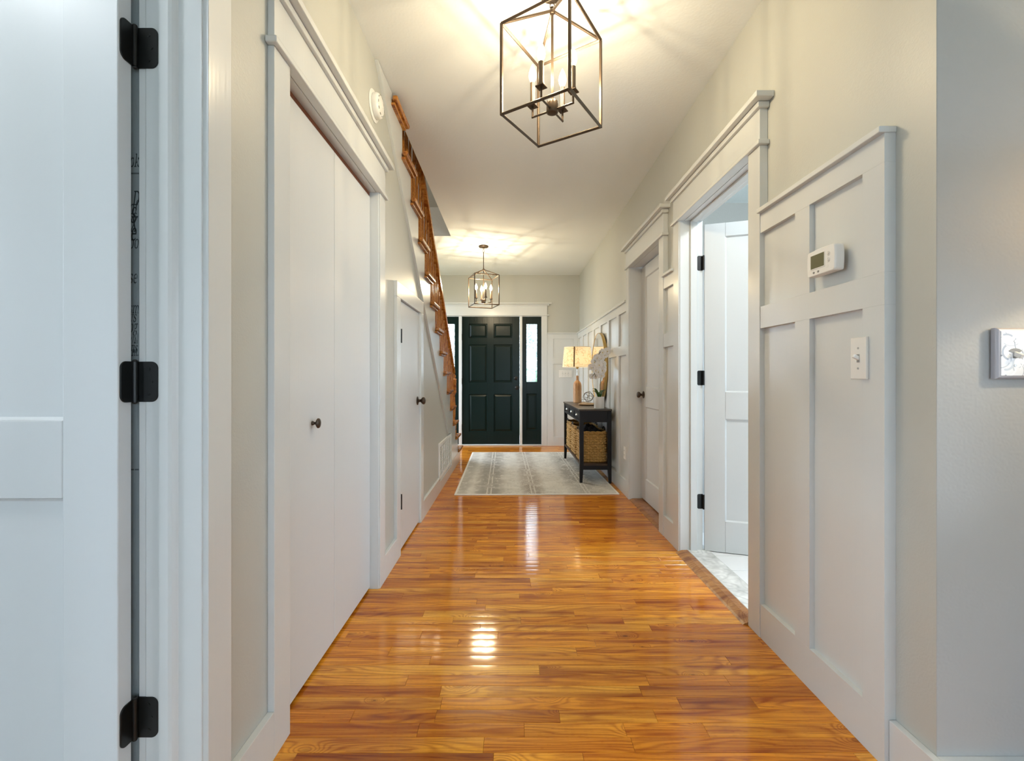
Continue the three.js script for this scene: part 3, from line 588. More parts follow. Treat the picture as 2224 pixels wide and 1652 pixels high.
// ---------------------------------------------------------------- staircase
{
  const o = thing('staircase', 'orange oak open staircase with turned balusters and a white skirt, rising along the left wall', 'staircase', [-1.15, 0, -Z1ST]);
  const outer = -0.640, skirtX = LF - 0.002;
  const nTop = 15;
  // stepped skirt board
  const pts = [[Z1ST - 0.004, 0.1358]];
  for (let k = 1; k <= nTop; k++) { const zA = Zr(k) - 0.003, zB = Zr(k + 1) - 0.003; pts.push([zA, RISE * k - 0.034]); if (RISE * k > CEIL) { break; } pts.push([zB, RISE * k - 0.034]); }
  const cut = pts.filter(([, y]) => y < CEIL - 0.002);
  const last = cut[cut.length - 1];
  cut.push([last[0], CEIL - 0.002], [2.30, CEIL - 0.002], [4.88, 0.478], [5.106, 0.458], [5.106, 0.1358], [5.86, 0.1358]);
  part('skirt', polyZ(cut, [], LW + 0.0005, skirtX), M.trim, o);
  for (let k = 1; k <= nTop; k++) {
    const z0 = Zr(k + 1), z1 = Zr(k), y = RISE * k;
    const tr = merge([box(STAIR_L + 0.002, outer - 0.012, y - 0.028, y, z0 - 0.0, z1 + 0.030, 0.009), box(outer - 0.03, outer, y - 0.028, y, z0 - 0.036, z1 + 0.034, 0.011), box(LW, outer - 0.018, y - 0.046, y - 0.0285, z0 - 0.018, z1 + 0.016, 0.006)]);
    part('tread', tr, M.stairWood, o);
    part('riser', box(STAIR_L + 0.002, LW - 0.001, y - RISE + 0.0005, y - 0.029, z1 - 0.016, z1, 0.001), M.trim, o);
  }
  const RX = -0.757, railY = (Z) => RISE * (Z1ST + 0.03 - Z) / RUN + RISE + 0.80;
  for (let k = 1; k <= 14; k++) for (const f of [0.075, 0.195]) {
    const Z = Zr(k) - f + 0.03, y0 = RISE * k, h = railY(Z) - y0;
    if (k === 1 && f < 0.1) continue;
    const b = 0.0165;
    const sq = new RoundedBoxGeometry(0.034, 0.20, 0.034, 1, 0.002); sq.translate(0, 0.10, 0);
    const turned = lathe([[b, 0.20], [0.012, 0.206], [0.0165, 0.216], [0.0165, 0.226], [0.010, 0.236], [0.0125, 0.26], [0.0175, 0.34], [0.0165, 0.42], [0.0115, 0.58], [0.0095, h - 0.09], [0.0125, h - 0.08], [0.009, h - 0.06], [0.009, h]], 12);
    const g = merge([metricUV(sq), turned]); g.translate(RX, y0, -Z);
    part('baluster', g, M.stairWood, o);
  }
  // hand rail with a rounded top
  const prof = new THREE.Shape(); prof.moveTo(-0.028, 0); prof.lineTo(0.028, 0); prof.lineTo(0.031, 0.022); prof.absellipse(0, 0.030, 0.031, 0.026, -0.2, Math.PI + 0.2); prof.lineTo(-0.031, 0.022); prof.closePath();
  const za = 5.80, zb = 2.6, len = Math.hypot(za - zb, railY(zb) - railY(za));
  const ang = Math.atan2(railY(zb) - railY(za), za - zb);
  const m4 = new THREE.Matrix4().makeBasis(new THREE.Vector3(1, 0, 0), new THREE.Vector3(0, Math.cos(ang), -Math.sin(ang)), new THREE.Vector3(0, Math.sin(ang), Math.cos(ang)));
  const rail2 = new THREE.ExtrudeGeometry(prof, { depth: len, bevelEnabled: false, curveSegments: 10 });
  rail2.applyMatrix4(m4); rail2.translate(RX, railY(za), -za);
  part('handrail', metricUV(rail2), M.stairWood, o);
  // newel post on the first tread
  const nb = new RoundedBoxGeometry(0.078, 0.28, 0.078, 1, 0.003); nb.translate(0, 0.14, 0);
  const nt = lathe([[0.036, 0.28], [0.028, 0.29], [0.036, 0.305], [0.036, 0.32], [0.024, 0.335], [0.03, 0.40], [0.034, 0.50], [0.026, 0.62], [0.023, 0.66], [0.033, 0.675], [0.033, 0.69]], 20);
  const nu = new RoundedBoxGeometry(0.078, 0.17, 0.078, 1, 0.003); nu.translate(0, 0.775, 0);
  const nc = lathe([[0.045, 0.86], [0.045, 0.872], [0.028, 0.882], [0.036, 0.90], [0.034, 0.92], [0.018, 0.935], [0.0001, 0.938]], 20);
  const ng = merge([metricUV(nb), nt, metricUV(nu), nc]); ng.translate(RX, RISE, -5.83);
  part('newel_post', ng, M.stairWood, o);
}

// ---------------------------------------------------------------- lanterns
function lantern(label, cx, Z, yb, turn, L, power, group) {
  const o = thing('cage_lantern', label, 'pendant light', [cx, yb, -Z], turn, group), S = 0.152, w = 0.0105, rise = 0.088;
  const P = (a, y) => new THREE.Vector3(Math.cos(a) * S * Math.SQRT2, y, Math.sin(a) * S * Math.SQRT2), q = Math.PI / 2, top = L + rise, drop = CEIL - yb;
  for (let i = 0; i < 4; i++) {
    const a = i * q, b = a + q;
    local('post', bar(P(a, 0), P(a, L), w, w, Math.PI / 4), M.bronze, o);
    for (const y of [0.005, L]) { const A = P(a, y), B = P(b, y); local(y > 0.1 ? 'top_bar' : 'bottom_bar', bar(A, B, w), M.bronze, o); }
    local('roof_bar', bar(P(a, L), new THREE.Vector3(0, top, 0), w * 0.85), M.bronze, o);
  }
  local('rod', merge([new THREE.CylinderGeometry(0.0055, 0.0055, top - 0.04, 12).translate(0, (top + 0.04) / 2, 0)]), M.bronze, o);
  local('collar', lathe([[0.0001, -0.014], [0.011, -0.012], [0.012, 0.0], [0.009, 0.012], [0.0001, 0.014]], 16).translate(0, top, 0), M.bronze, o);
  const rodTop = drop - 0.055 - 0.02;
  if (rodTop > top + 0.03) {
    local('stem', new THREE.CylinderGeometry(0.005, 0.005, rodTop - top, 12).translate(0, (rodTop + top) / 2, 0), M.bronze, o);
    const l = new THREE.TorusGeometry(0.014, 0.0028, 8, 20).scale(0.75, 1.3, 1).translate(0, rodTop + 0.016, 0); local('chain_link', l, M.bronze, o);
    local('chain_link', new THREE.TorusGeometry(0.011, 0.0026, 8, 20).rotateY(q).translate(0, drop - 0.030, 0), M.bronze, o);
  } else {
    const n = Math.max(2, Math.round((drop - 0.02 - top) / 0.03));
    for (let i = 0; i < n; i++) { const y = top + 0.018 + (drop - 0.03 - top - 0.014) * (i / Math.max(1, n - 1)); local('chain_link', new THREE.TorusGeometry(0.013, 0.0028, 8, 20).scale(0.75, 1.35, 1).rotateY(i % 2 ? q : 0).translate(0, y, 0), M.bronze, o); }
  }
  local('canopy', lathe([[0.0001, -0.026], [0.012, -0.026], [0.02, -0.020], [0.056, -0.016], [0.061, -0.010], [0.061, 0]], 32).translate(0, drop - 0.0005, 0), M.bronze, o);
  local('hub', lathe([[0.0001, 0.034], [0.017, 0.034], [0.0245, 0.038], [0.0245, 0.072], [0.021, 0.076], [0.023, 0.082], [0.016, 0.088], [0.0001, 0.088]], 24), M.bronze, o);
  for (let i = 0; i < 4; i++) {
    const a = i * q + q / 2, R = 0.0945, at = (r, y) => new THREE.Vector3(Math.cos(a) * r, y, Math.sin(a) * r);
    local('arm', merge([bar(at(0.015, 0.048), at(R + 0.004, 0.048), 0.0075), bar(at(R, 0.048), at(R, 0.093), 0.0075)]), M.bronze, o);
    const pl = new RoundedBoxGeometry(0.037, 0.004, 0.037, 1, 0.001); pl.rotateY(-a + Math.PI / 4 + q / 2); pl.translate(...at(R, 0.0945).toArray());
    local('candle_plate', pl, M.bronze, o);
    const c = local('candle', merge([new THREE.CylinderGeometry(0.0105, 0.0105, 0.098, 16).translate(...at(R, 0.1455).toArray()), new THREE.CylinderGeometry(0.013, 0.0125, 0.012, 16).translate(...at(R, 0.102).toArray())]), M.sleeve, o);
    const bl = lathe([[0.0075, 0], [0.0095, 0.006], [0.0150, 0.018], [0.0172, 0.030], [0.0155, 0.044], [0.0105, 0.060], [0.0045, 0.074], [0.0008, 0.081]], 18).translate(...at(R, 0.1945).toArray());
    local('bulb', bl, M.bulb, c);
    const l = new THREE.PointLight(BULB_COLOR, power, 0, 2); l.position.copy(at(R, 0.226)); l.castShadow = true; l.shadow.radius = 0.5; l.name = 'bulb_light'; o.add(l);
  }
  return o;
}
lantern('near bronze cage lantern with four lit candle bulbs, large at the top of the photo', 0.1675, 1.885, 2.149, 0.2137, 0.374, BULB_NEAR, 'bronze cage lanterns');
lantern('far bronze cage lantern on a stem, hanging before the front door', -0.350, 5.585, 1.958, -0.455, 0.365, BULB_FAR, 'bronze cage lanterns');

// ---------------------------------------------------------------- wall fittings
{ // thermostat
  const o = thing('thermostat', 'white wall thermostat with a dark greenish display on the wainscot', 'thermostat', [RF, 1.468, -1.485]);
  const s = new THREE.Shape(), w = 0.0625, h = 0.039;
  s.moveTo(-w + 0.006, -h); s.lineTo(w - 0.006, -h); s.quadraticCurveTo(w, -h, w, -h + 0.008); s.quadraticCurveTo(w + 0.004, 0, w, h - 0.008); s.quadraticCurveTo(w, h, w - 0.006, h); s.quadraticCurveTo(0, h + 0.005, -w + 0.006, h); s.quadraticCurveTo(-w, h, -w, h - 0.008); s.quadraticCurveTo(-w - 0.004, 0, -w, -h + 0.008); s.quadraticCurveTo(-w, -h, -w + 0.006, -h);
  const turn = (g) => { g.rotateY(-Math.PI / 2); return g; };              // +x of the face points towards the viewer's near end
  local('body', turn(new THREE.ExtrudeGeometry(s, { depth: 0.0195, bevelEnabled: true, bevelSize: 0.003, bevelThickness: 0.006, bevelSegments: 4, curveSegments: 10 }).translate(0, 0, 0.003)), M.plasticWhite, o);
  local('base_plate', turn(new RoundedBoxGeometry(0.120, 0.074, 0.006, 1, 0.002).translate(0, 0, 0.003)), M.plasticWhite, o);
  local('display_bezel', turn(new RoundedBoxGeometry(0.071, 0.050, 0.003, 1, 0.001).translate(-0.013, 0.004, 0.0285)), M.plastic, o);
  local('display', turn(new RoundedBoxGeometry(0.065, 0.044, 0.002, 1, 0.0006).translate(-0.013, 0.0045, 0.0296)), M.lcd, o);
  for (const y of [0.016, -0.004]) { const ring = new THREE.TorusGeometry(0.0062, 0.0014, 8, 20).translate(0.038, y, 0.0288); local('button', turn(merge([ring, new THREE.CylinderGeometry(0.0035, 0.004, 0.004, 16).rotateX(Math.PI / 2).translate(0.038, y, 0.0295)])), M.plastic, o); }
  for (const x of [-0.032, -0.010]) local('small_button', turn(new THREE.SphereGeometry(0.0045, 14, 8).scale(1, 0.85, 0.5).translate(x, -0.0305, 0.0288)), M.grey, o);
  for (let i = 0; i < 3; i++) local('slot', turn(new THREE.BoxGeometry(0.010, 0.0010, 0.001).translate(0.034, -0.022 - i * 0.0028, 0.0285)), M.plastic, o);
}
function togglePlate(label, at, turn, n, w, h, m = M.plastic, edge = M.plastic, group) {
  const o = thing('light_switch', label, 'light switch', at, turn, group);
  const s = new THREE.Shape(rect(-w / 2, w / 2, -h / 2, h / 2).map(([a, b]) => new THREE.Vector2(a, b)));
  local('plate', new THREE.ExtrudeGeometry(s, { depth: m !== edge ? 0.008 : 0.0025, bevelEnabled: true, bevelSize: m !== edge ? 0.008 : 0.002, bevelOffset: m !== edge ? -0.008 : -0.002, bevelThickness: m !== edge ? 0.006 : 0.003, bevelSegments: 3 }).translate(0, 0, m !== edge ? 0.006 : 0.003), edge, o);
  if (m !== edge) { const f = new RoundedBoxGeometry(w - 0.0165, h - 0.0165, 0.003, 1, 0.0008).translate(0, 0, 0.0195); const uv = f.attributes.uv, p = f.attributes.position; for (let i = 0; i < p.count; i++) uv.setXY(i, p.getX(i) / w + 0.5, p.getY(i) / h + 0.5); local('face', f, m, o); }
  const z = m !== edge ? 0.021 : 0.0085;
  for (let i = 0; i < n; i++) {
    const x = (i - (n - 1) / 2) * 0.046;
    local('slot', new THREE.BoxGeometry(0.0105, 0.0245, 0.0008).translate(x, 0, z + 0.0002), M.grey, o);
    if (m !== edge) local('escutcheon', polyX([[x - 0.017, 0.006], [x, -0.0015], [x + 0.017, 0.006], [x + 0.008, 0.0115], [x - 0.008, 0.0115]], [], -z - 0.0012, -z + 0.0002), M.grey, o);
    const t = new RoundedBoxGeometry(0.0085, 0.0115, 0.021, 2, 0.002); t.rotateX(n > 1 ? 0.45 : -0.45); t.translate(x, n > 1 ? -0.004 : 0.003, z + 0.0055);
    local('toggle', t, M.plasticWhite, o);
    for (const y of [0.030, -0.030]) local('screw', new THREE.CylinderGeometry(0.0032, 0.0035, 0.0012, 14).rotateX(Math.PI / 2).translate(x, y, z + 0.0003), M.screw, o);
  }
  return o;
}
togglePlate('single cream toggle switch plate on the wainscot below the thermostat', [RF, 1.145, -1.349], -Math.PI / 2, 1, 0.062, 0.124);
togglePlate('pearly decorative double switch plate on the bluish wall at the right edge', [1.268, 1.148, -1.143], 0, 2, 0.132, 0.127, M.pearl, M.pearlEdge);
{
  const o = togglePlate('wide white switch plate with four switches on the end wall behind the lamp', [0.845, 1.137, -(END - 0.010)], 0, 3, 0.205, 0.115, M.plasticWhite, M.plasticWhite);
  local('rocker', new RoundedBoxGeometry(0.034, 0.066, 0.005, 1, 0.001).translate(0.08, 0, 0.009), M.plasticWhite, o);
}
{ // wall outlet
  const o = thing('wall_outlet', 'white duplex outlet low on the wainscot right of the console table', 'outlet', [RS, 0.38, -4.235], -Math.PI / 2);
  local('plate', new RoundedBoxGeometry(0.072, 0.116, 0.006, 2, 0.002).translate(0, 0, 0.003), M.plasticWhite, o);
  for (const y of [0.02, -0.02]) {
    const s = local('socket', new RoundedBoxGeometry(0.034, 0.028, 0.003, 2, 0.001).translate(0, y, 0.007), M.plastic, o);
    local('slot', merge([new THREE.BoxGeometry(0.002, 0.008, 0.001).translate(-0.006, y + 0.002, 0.0086), new THREE.BoxGeometry(0.002, 0.008, 0.001).translate(0.006, y + 0.002, 0.0086)]), M.dark, s);
  }
}
{ // smoke detector
  const o = thing('smoke_detector', 'round white smoke detector on the left wall above the closet', 'smoke detector', [LW, 2.453, -2.284], Math.PI / 2);
  const face = (g) => g.rotateX(Math.PI / 2);
  local('base_plate', face(lathe([[0.0001, 0], [0.076, 0], [0.077, 0.003], [0.073, 0.007], [0.0001, 0.007]], 48)), M.plasticWhite, o);
  local('body', face(lathe([[0.056, 0.006], [0.060, 0.010], [0.060, 0.024], [0.056, 0.034], [0.046, 0.0405], [0.0001, 0.042]], 48)), M.plasticWhite, o);
  for (let i = 0; i < 10; i++) { const a = i / 10 * 6.283; local('vent_slot', new THREE.BoxGeometry(0.012, 0.003, 0.004).rotateZ(a + 1.571).translate(Math.cos(a) * 0.0475, Math.sin(a) * 0.0475, 0.0395), M.grey, o); }
  local('test_button', face(lathe([[0.0001, 0.0445], [0.010, 0.0445], [0.012, 0.041]], 20)).translate(0.012, 0.01, 0), M.plastic, o);
}
{ // return-air grille
  const o = thing('return_vent', 'white louvred return-air grille low on the left wall near the stairs', 'vent', [LW, 0.11, -4.70]), X = -0.684, z0 = 4.30, z1 = 5.10, y0 = 0.11, y1 = 0.455, b = 0.032;
  part('frame', merge([box(LW, X, y0, y0 + b, z0, z1), box(LW, X, y1 - b, y1, z0, z1), box(LW, X, y0 + b, y1 - b, z0, z0 + b), box(LW, X, y0 + b, y1 - b, z1 - b, z1)]), M.plasticWhite, o);
  const n = 5, w = (z1 - z0 - 2 * b) / n;
  for (let i = 1; i < n; i++) part('divider', box(LW, X - 0.001, y0 + b, y1 - b, z0 + b + i * w - 0.016, z0 + b + i * w + 0.016, 0.001), M.plasticWhite, o);
  part('back', box(LW, LW + 0.001, y0 + b, y1 - b, z0 + b, z1 - b, 0), M.grey, o);
  for (let i = 0; i < n; i++) { const list = []; for (let k = 0; k < 17; k++) { const y = y0 + b + 0.008 + k * 0.0163; const g = new THREE.BoxGeometry(0.013, 0.0045, w - 0.03); g.rotateZ(0.5); g.translate(LW + 0.0075, y, -(z0 + b + (i + 0.5) * w)); list.push(metricUV(g)); } const q = part('louvres', merge(list), M.plasticWhite, o); q.userData.kind = 'stuff'; }
}

// ---------------------------------------------------------------- rug
{
  const o = thing('rug', 'pale grey distressed area rug with three darker bands in the foyer', 'rug', [0.212, 0, -5.35], 0.017), w = 1.515, l = 2.33;
  const g = new RoundedBoxGeometry(w, 0.008, l, 2, 0.003); g.translate(0, 0.0046, 0);
  const p = g.attributes.position, uv = g.attributes.uv;
  for (let i = 0; i < p.count; i++) uv.setXY(i, p.getX(i) / w + 0.5, 0.5 - p.getZ(i) / l);
  local('pile', g, M.rug, o);
  local('binding', merge([box(-w / 2 - 0.004, w / 2 + 0.004, 0.0006, 0.0085, l / 2 - 0.004, l / 2 + 0.006, 0.002), box(-w / 2 - 0.004, w / 2 + 0.004, 0.0006, 0.0085, -l / 2 - 0.006, -l / 2 + 0.004, 0.002), box(-w / 2 - 0.006, -w / 2 + 0.004, 0.0006, 0.0085, -l / 2, l / 2, 0.002), box(w / 2 - 0.004, w / 2 + 0.006, 0.0006, 0.0085, -l / 2, l / 2, 0.002)]), M.rugEdge, o);
}

// ---------------------------------------------------------------- console table and what stands on and under it
const TX0 = 0.692, TX1 = 1.016, TZ0 = 4.63, TZ1 = 6.03, TT = 0.76, TB = 0.0085;
{
  const o = thing('console_table', 'narrow black console table with three drawers and tapered legs against the right wall', 'table', [0.854, 0, -5.33]);
  part('tabletop', box(TX0 - 0.008, TX1 + 0.004, TT - 0.018, TT, TZ0 - 0.012, TZ1 + 0.012, 0.004), M.tableTop, o);
  part('apron', merge([box(TX0 + 0.02, TX1 - 0.01, 0.625, TT - 0.0185, TZ0 + 0.008, TZ0 + 0.03), box(TX0 + 0.02, TX1 - 0.01, 0.625, TT - 0.0185, TZ1 - 0.03, TZ1 - 0.008), box(TX1 - 0.03, TX1 - 0.012, 0.625, TT - 0.0185, TZ0 + 0.03, TZ1 - 0.03)]), M.table, o);
  part('drawer_frame', merge([box(TX0 + 0.004, TX0 + 0.02, 0.715, TT - 0.0185, TZ0 + 0.04, TZ1 - 0.04), box(TX0 + 0.004, TX0 + 0.02, 0.622, 0.642, TZ0 + 0.04, TZ1 - 0.04), ...[0, 1, 2, 3].map((i) => { const z = TZ0 + 0.05 + i * 0.433; return box(TX0 + 0.004, TX0 + 0.02, 0.642, 0.715, z - 0.012, z + 0.012); })]), M.table, o);
  for (let i = 0; i < 3; i++) {
    const a = TZ0 + 0.064 + i * 0.433, d = part('drawer', box(TX0 + 0.009, TX0 + 0.025, 0.645, 0.712, a, a + 0.405, 0.002), M.table, o);
    const cup = new THREE.SphereGeometry(0.03, 20, 8, 0, Math.PI * 2, 0, Math.PI / 2).scale(0.62, 0.62, 1.1).translate(TX0 + 0.008, 0.678, -(a + 0.2025)); part('handle', cup, M.steel, d);
  }
  for (const x of [TX0, TX1]) for (const z of [TZ0, TZ1]) {
    const sx = x < 0.8 ? 1 : -1, sz = z < 5 ? 1 : -1, w = 0.04, bw = 0.027, rugTop = x < 0.8 || z > 5 ? TB : 0.0008, P = [], q = (A, B, C, D) => P.push(...A, ...B, ...C, ...A, ...C, ...D);
    const ring = (y, k) => [[x, y, -z], [x + sx * k, y, -z], [x + sx * k, y, -(z + sz * k)], [x, y, -(z + sz * k)]];
    const rs = [ring(rugTop, bw), ring(0.20, w), ring(TT - 0.0185, w)];
    for (let j = 0; j < 2; j++) for (let n = 0; n < 4; n++) { const e = (n + 1) % 4; q(rs[j][n], rs[j][e], rs[j + 1][e], rs[j + 1][n]); }
    q(...rs[0]); q(...rs[2]);
    const g = new THREE.BufferGeometry(); g.setAttribute('position', new THREE.Float32BufferAttribute(P, 3)); g.computeVertexNormals();
    const leg = part('leg', metricUV(g), M.table.clone(), o); leg.material.side = THREE.DoubleSide;
  }
  part('lower_shelf', box(TX0 + 0.006, TX1 - 0.006, 0.180, 0.200, TZ0 + 0.006, TZ1 - 0.006, 0.002), M.shelf, o);
  part('shelf_apron', merge([box(TX0 + 0.012, TX1 - 0.012, 0.138, 0.1795, TZ0 + 0.010, TZ0 + 0.028), box(TX0 + 0.012, TX1 - 0.012, 0.138, 0.1795, TZ1 - 0.028, TZ1 - 0.010)]), M.table, o);
}
function basketGeo(w, d, h, phase) {                 // chunky braided basket, open at the top
  const NU = 220, NV = 76, r = 0.055, P = [], U = [], I = [];
  const per = (s) => {                               // rounded rectangle by arc length
    const a = w / 2 - r, b = d / 2 - r, L = 4 * (a + b) + 2 * Math.PI * r; let q = s * L;
    const segs = [[2 * b, (t) => [w / 2, -b + t, 1, 0]], [Math.PI * r / 2, (t) => { const k = t / r; return [a + r * Math.cos(k), b + r * Math.sin(k), Math.cos(k), Math.sin(k)]; }], [2 * a, (t) => [a - t, d / 2, 0, 1]], [Math.PI * r / 2, (t) => { const k = Math.PI / 2 + t / r; return [-a + r * Math.cos(k), b + r * Math.sin(k), Math.cos(k), Math.sin(k)]; }], [2 * b, (t) => [-w / 2, b - t, -1, 0]], [Math.PI * r / 2, (t) => { const k = Math.PI + t / r; return [-a + r * Math.cos(k), -b + r * Math.sin(k), Math.cos(k), Math.sin(k)]; }], [2 * a, (t) => [-a + t, -d / 2, 0, -1]], [Math.PI * r / 2, (t) => { const k = Math.PI * 1.5 + t / r; return [a + r * Math.cos(k), -b + r * Math.sin(k), Math.cos(k), Math.sin(k)]; }]];
    for (const [len, f] of segs) { if (q <= len) return f(q); q -= len; }
    return segs[0][1](0);
  };
  const L = 4 * (w / 2 - r + d / 2 - r) + 2 * Math.PI * r, lump = 0.040, rowH = 0.026, n = Math.round(L / lump);
  for (let j = 0; j <= NV; j++) for (let i = 0; i <= NU; i++) {
    const s = i / NU, y = h * j / NV, [x, z, nx, nz] = per(s % 1), row = Math.floor(y / rowH), fr = (y / rowH - row) * 2 - 1;
    const wob = noise(s * n * 0.7 + phase, row * 3.1, 4096, 4096, 61) - 0.5, fs = ((s * n + (row % 2 ? 0.5 : 0) + hash(row, 5, 64) * 0.8 + wob * 0.7 + fr * (row % 2 ? 0.3 : -0.3)) % 1 + 1) % 1 * 2 - 1;
    const bulge = Math.sqrt(Math.max(0, 1 - fr * fr * 0.96)) * Math.sqrt(Math.max(0.0, 1 - fs * fs * 0.9)) * 0.017 * (0.75 + 0.5 * hash(row, Math.floor(s * n), 63));
    const k = bulge - 0.009 + 0.002 * (noise(s * n * 6, y * 300, 8192, 8192, 62) - 0.5), yy = j === NV ? y - 0.002 : y;
    P.push(x + nx * k, yy, z + nz * k); U.push(s * 2, y / h);
  }
  for (let j = 0; j < NV; j++) for (let i = 0; i < NU; i++) { const a = j * (NU + 1) + i, b = a + 1, c = a + NU + 1, e = c + 1; I.push(a, c, b, b, c, e); }
  const g = new THREE.BufferGeometry(); g.setAttribute('position', new THREE.Float32BufferAttribute(P, 3)); g.setAttribute('uv', new THREE.Float32BufferAttribute(U, 2)); g.setIndex(I); g.computeVertexNormals();
  return g;
}
{
  const labels = ['nearest braided seagrass basket under the console table, holding a dark knitted blanket', 'middle braided seagrass basket under the console table', 'farthest braided seagrass basket under the console table, by the front wall'];
  [4.895, 5.345, 5.795].forEach((Z, i) => {
    const w = 0.268, d = 0.375, h = 0.315 + (i ? 0.006 : 0.0), o = thing('seagrass_basket', labels[i], 'basket', [0.852, 0.2005, -Z], 0, 'seagrass baskets under the console table');
    const bm = local('woven_wall', basketGeo(w, d, h, i * 17), M.basket, o); bm.material.side = THREE.DoubleSide;
    local('bottom', new RoundedBoxGeometry(w - 0.04, 0.012, d - 0.04, 2, 0.005).translate(0, 0.009, 0), M.basket, o);
    const rim = [], rp = []; for (let k = 0; k < 48; k++) { const a = k / 48 * 6.283, c = Math.cos(a), s = Math.sin(a), e = 5; const q = Math.pow(Math.pow(Math.abs(c), e) + Math.pow(Math.abs(s), e), -1 / e); rp.push(new THREE.Vector3(c * q * (w / 2 - 0.001), h + 0.003 * Math.sin(k * 2.1), s * q * (d / 2 - 0.001))); }
    local('rim', new THREE.TubeGeometry(new THREE.CatmullRomCurve3(rp, true), 160, 0.0085, 8, true), M.basket, o);
    for (const sx of [-1, 1]) local('handle', tube([[-0.06, h - 0.02], [-0.05, h + 0.02], [0, h + 0.038], [0.05, h + 0.02], [0.06, h - 0.02]].map(([a, y]) => new THREE.Vector3(sx * (w / 2 + 0.004), y, a)), 0.0055, 20, 8), M.dark, o);
  });
  const o = thing('knitted_blanket', 'black knitted blanket heaped inside the nearest basket', 'blanket', [0.862, 0.49, -4.90]);
  const g = mergeVertices(new THREE.IcosahedronGeometry(1, 24).deleteAttribute('uv')), p = g.attributes.position;
  for (let i = 0; i < p.count; i++) {
    const v = new THREE.Vector3().fromBufferAttribute(p, i), n = noise(v.x * 3 + 9, v.z * 3 + 9, 64, 64, 71) - 0.5, f = Math.abs(noise(v.x * 7 + v.y * 5 + 20, v.z * 7 + 20, 64, 64, 72) - 0.5);
    const k = 1 + 0.35 * n - 0.35 * f; p.setXYZ(i, v.x * 0.112 * Math.min(k, 1.0), Math.max(-0.2, v.y * (0.085 + 0.04 * n) * k * (1 - 0.45 * (v.x + 0.3))), v.z * 0.165 * Math.min(k, 1.0));
  }
  g.computeVertexNormals();
  local('folds', g, M.cloth, o);
}
function tableLamp(label, at, power) {
  const o = thing('table_lamp', label, 'lamp', at);
  const baseG = new THREE.LatheGeometry([[0.0001, 0], [0.052, 0], [0.0545, 0.004], [0.0545, 0.225], [0.049, 0.250], [0.033, 0.272], [0.0185, 0.285], [0.0155, 0.30], [0.0165, 0.342], [0.012, 0.346], [0.0001, 0.346]].map(([r, y]) => new THREE.Vector2(r, y)), 10), bu = baseG.attributes.uv, bp = baseG.attributes.position;
  for (let i = 0; i < bu.count; i++) bu.setXY(i, bp.getY(i) / 2.4, bu.getX(i) * 0.5);
  local('base', baseG, M.lampWood, o);
  local('rod', new THREE.CylinderGeometry(0.007, 0.007, 0.10, 12).translate(0, 0.395, 0), M.steel, o);
  local('socket', lathe([[0.008, 0.43], [0.016, 0.44], [0.018, 0.455], [0.012, 0.48], [0.0001, 0.482]], 16), M.gold, o);
  const sh = new THREE.LatheGeometry([[0.190, 0.455], [0.1675, 0.708]].map(([r, y]) => new THREE.Vector2(r, y)), 64);
  const s = local('shade', sh, M.shade, o);
  local('shade_ring', merge([new THREE.TorusGeometry(0.190, 0.003, 8, 64).rotateX(Math.PI / 2).translate(0, 0.455, 0), new THREE.TorusGeometry(0.1675, 0.003, 8, 64).rotateX(Math.PI / 2).translate(0, 0.708, 0)]), M.rugEdge, s);
  const A = Math.PI / 2 + 0.36; local('seam', bar(new THREE.Vector3(Math.cos(A) * 0.1915, 0.456, Math.sin(A) * 0.1915), new THREE.Vector3(Math.cos(A) * 0.169, 0.707, Math.sin(A) * 0.169), 0.017, 0.002, -A + Math.PI / 2), M.seam, s);
  local('spider', merge([0, 2.09, 4.19].map((a) => bar(new THREE.Vector3(0, 0.47, 0), new THREE.Vector3(Math.cos(a) * 0.188, 0.458, Math.sin(a) * 0.188), 0.003))), M.steel, s);
  local('bulb', lathe([[0.012, 0.485], [0.014, 0.50], [0.027, 0.53], [0.030, 0.55], [0.025, 0.572], [0.0001, 0.583]], 20), M.bulb, o);
  const l = new THREE.PointLight(BULB_COLOR, power, 0, 2); l.position.set(0, 0.545, 0); l.castShadow = true; l.shadow.radius = 1.2; l.name = 'lamp_light'; o.add(l);
  return o;
}
tableLamp('lit table lamp with a scribble-patterned linen shade on a faceted wooden bottle base', [0.836, TT, -5.80], LAMP);
tableLamp('larger linen-shaded table lamp outside the right edge, lighting the bluish wall', [1.64, 0.771, -0.84], SIDE_LAMP).scale.setScalar(1.3);
{ // the side table it stands on, outside the frame
  const o = thing('side_table', 'black side table outside the right edge under the larger lamp', 'table', [1.66, 0, -0.84]);
  part('tabletop', box(1.41, 1.91, 0.745, 0.77, 0.58, 1.10, 0.004), M.tableTop, o);
  part('drawer_box', box(1.44, 1.88, 0.61, 0.7445, 0.61, 1.07, 0.003), M.table, o);
  for (const x of [1.44, 1.84]) for (const z of [0.61, 1.03]) part('leg', box(x, x + 0.04, 0.001, 0.609, z, z + 0.04, 0.003), M.table, o);
}
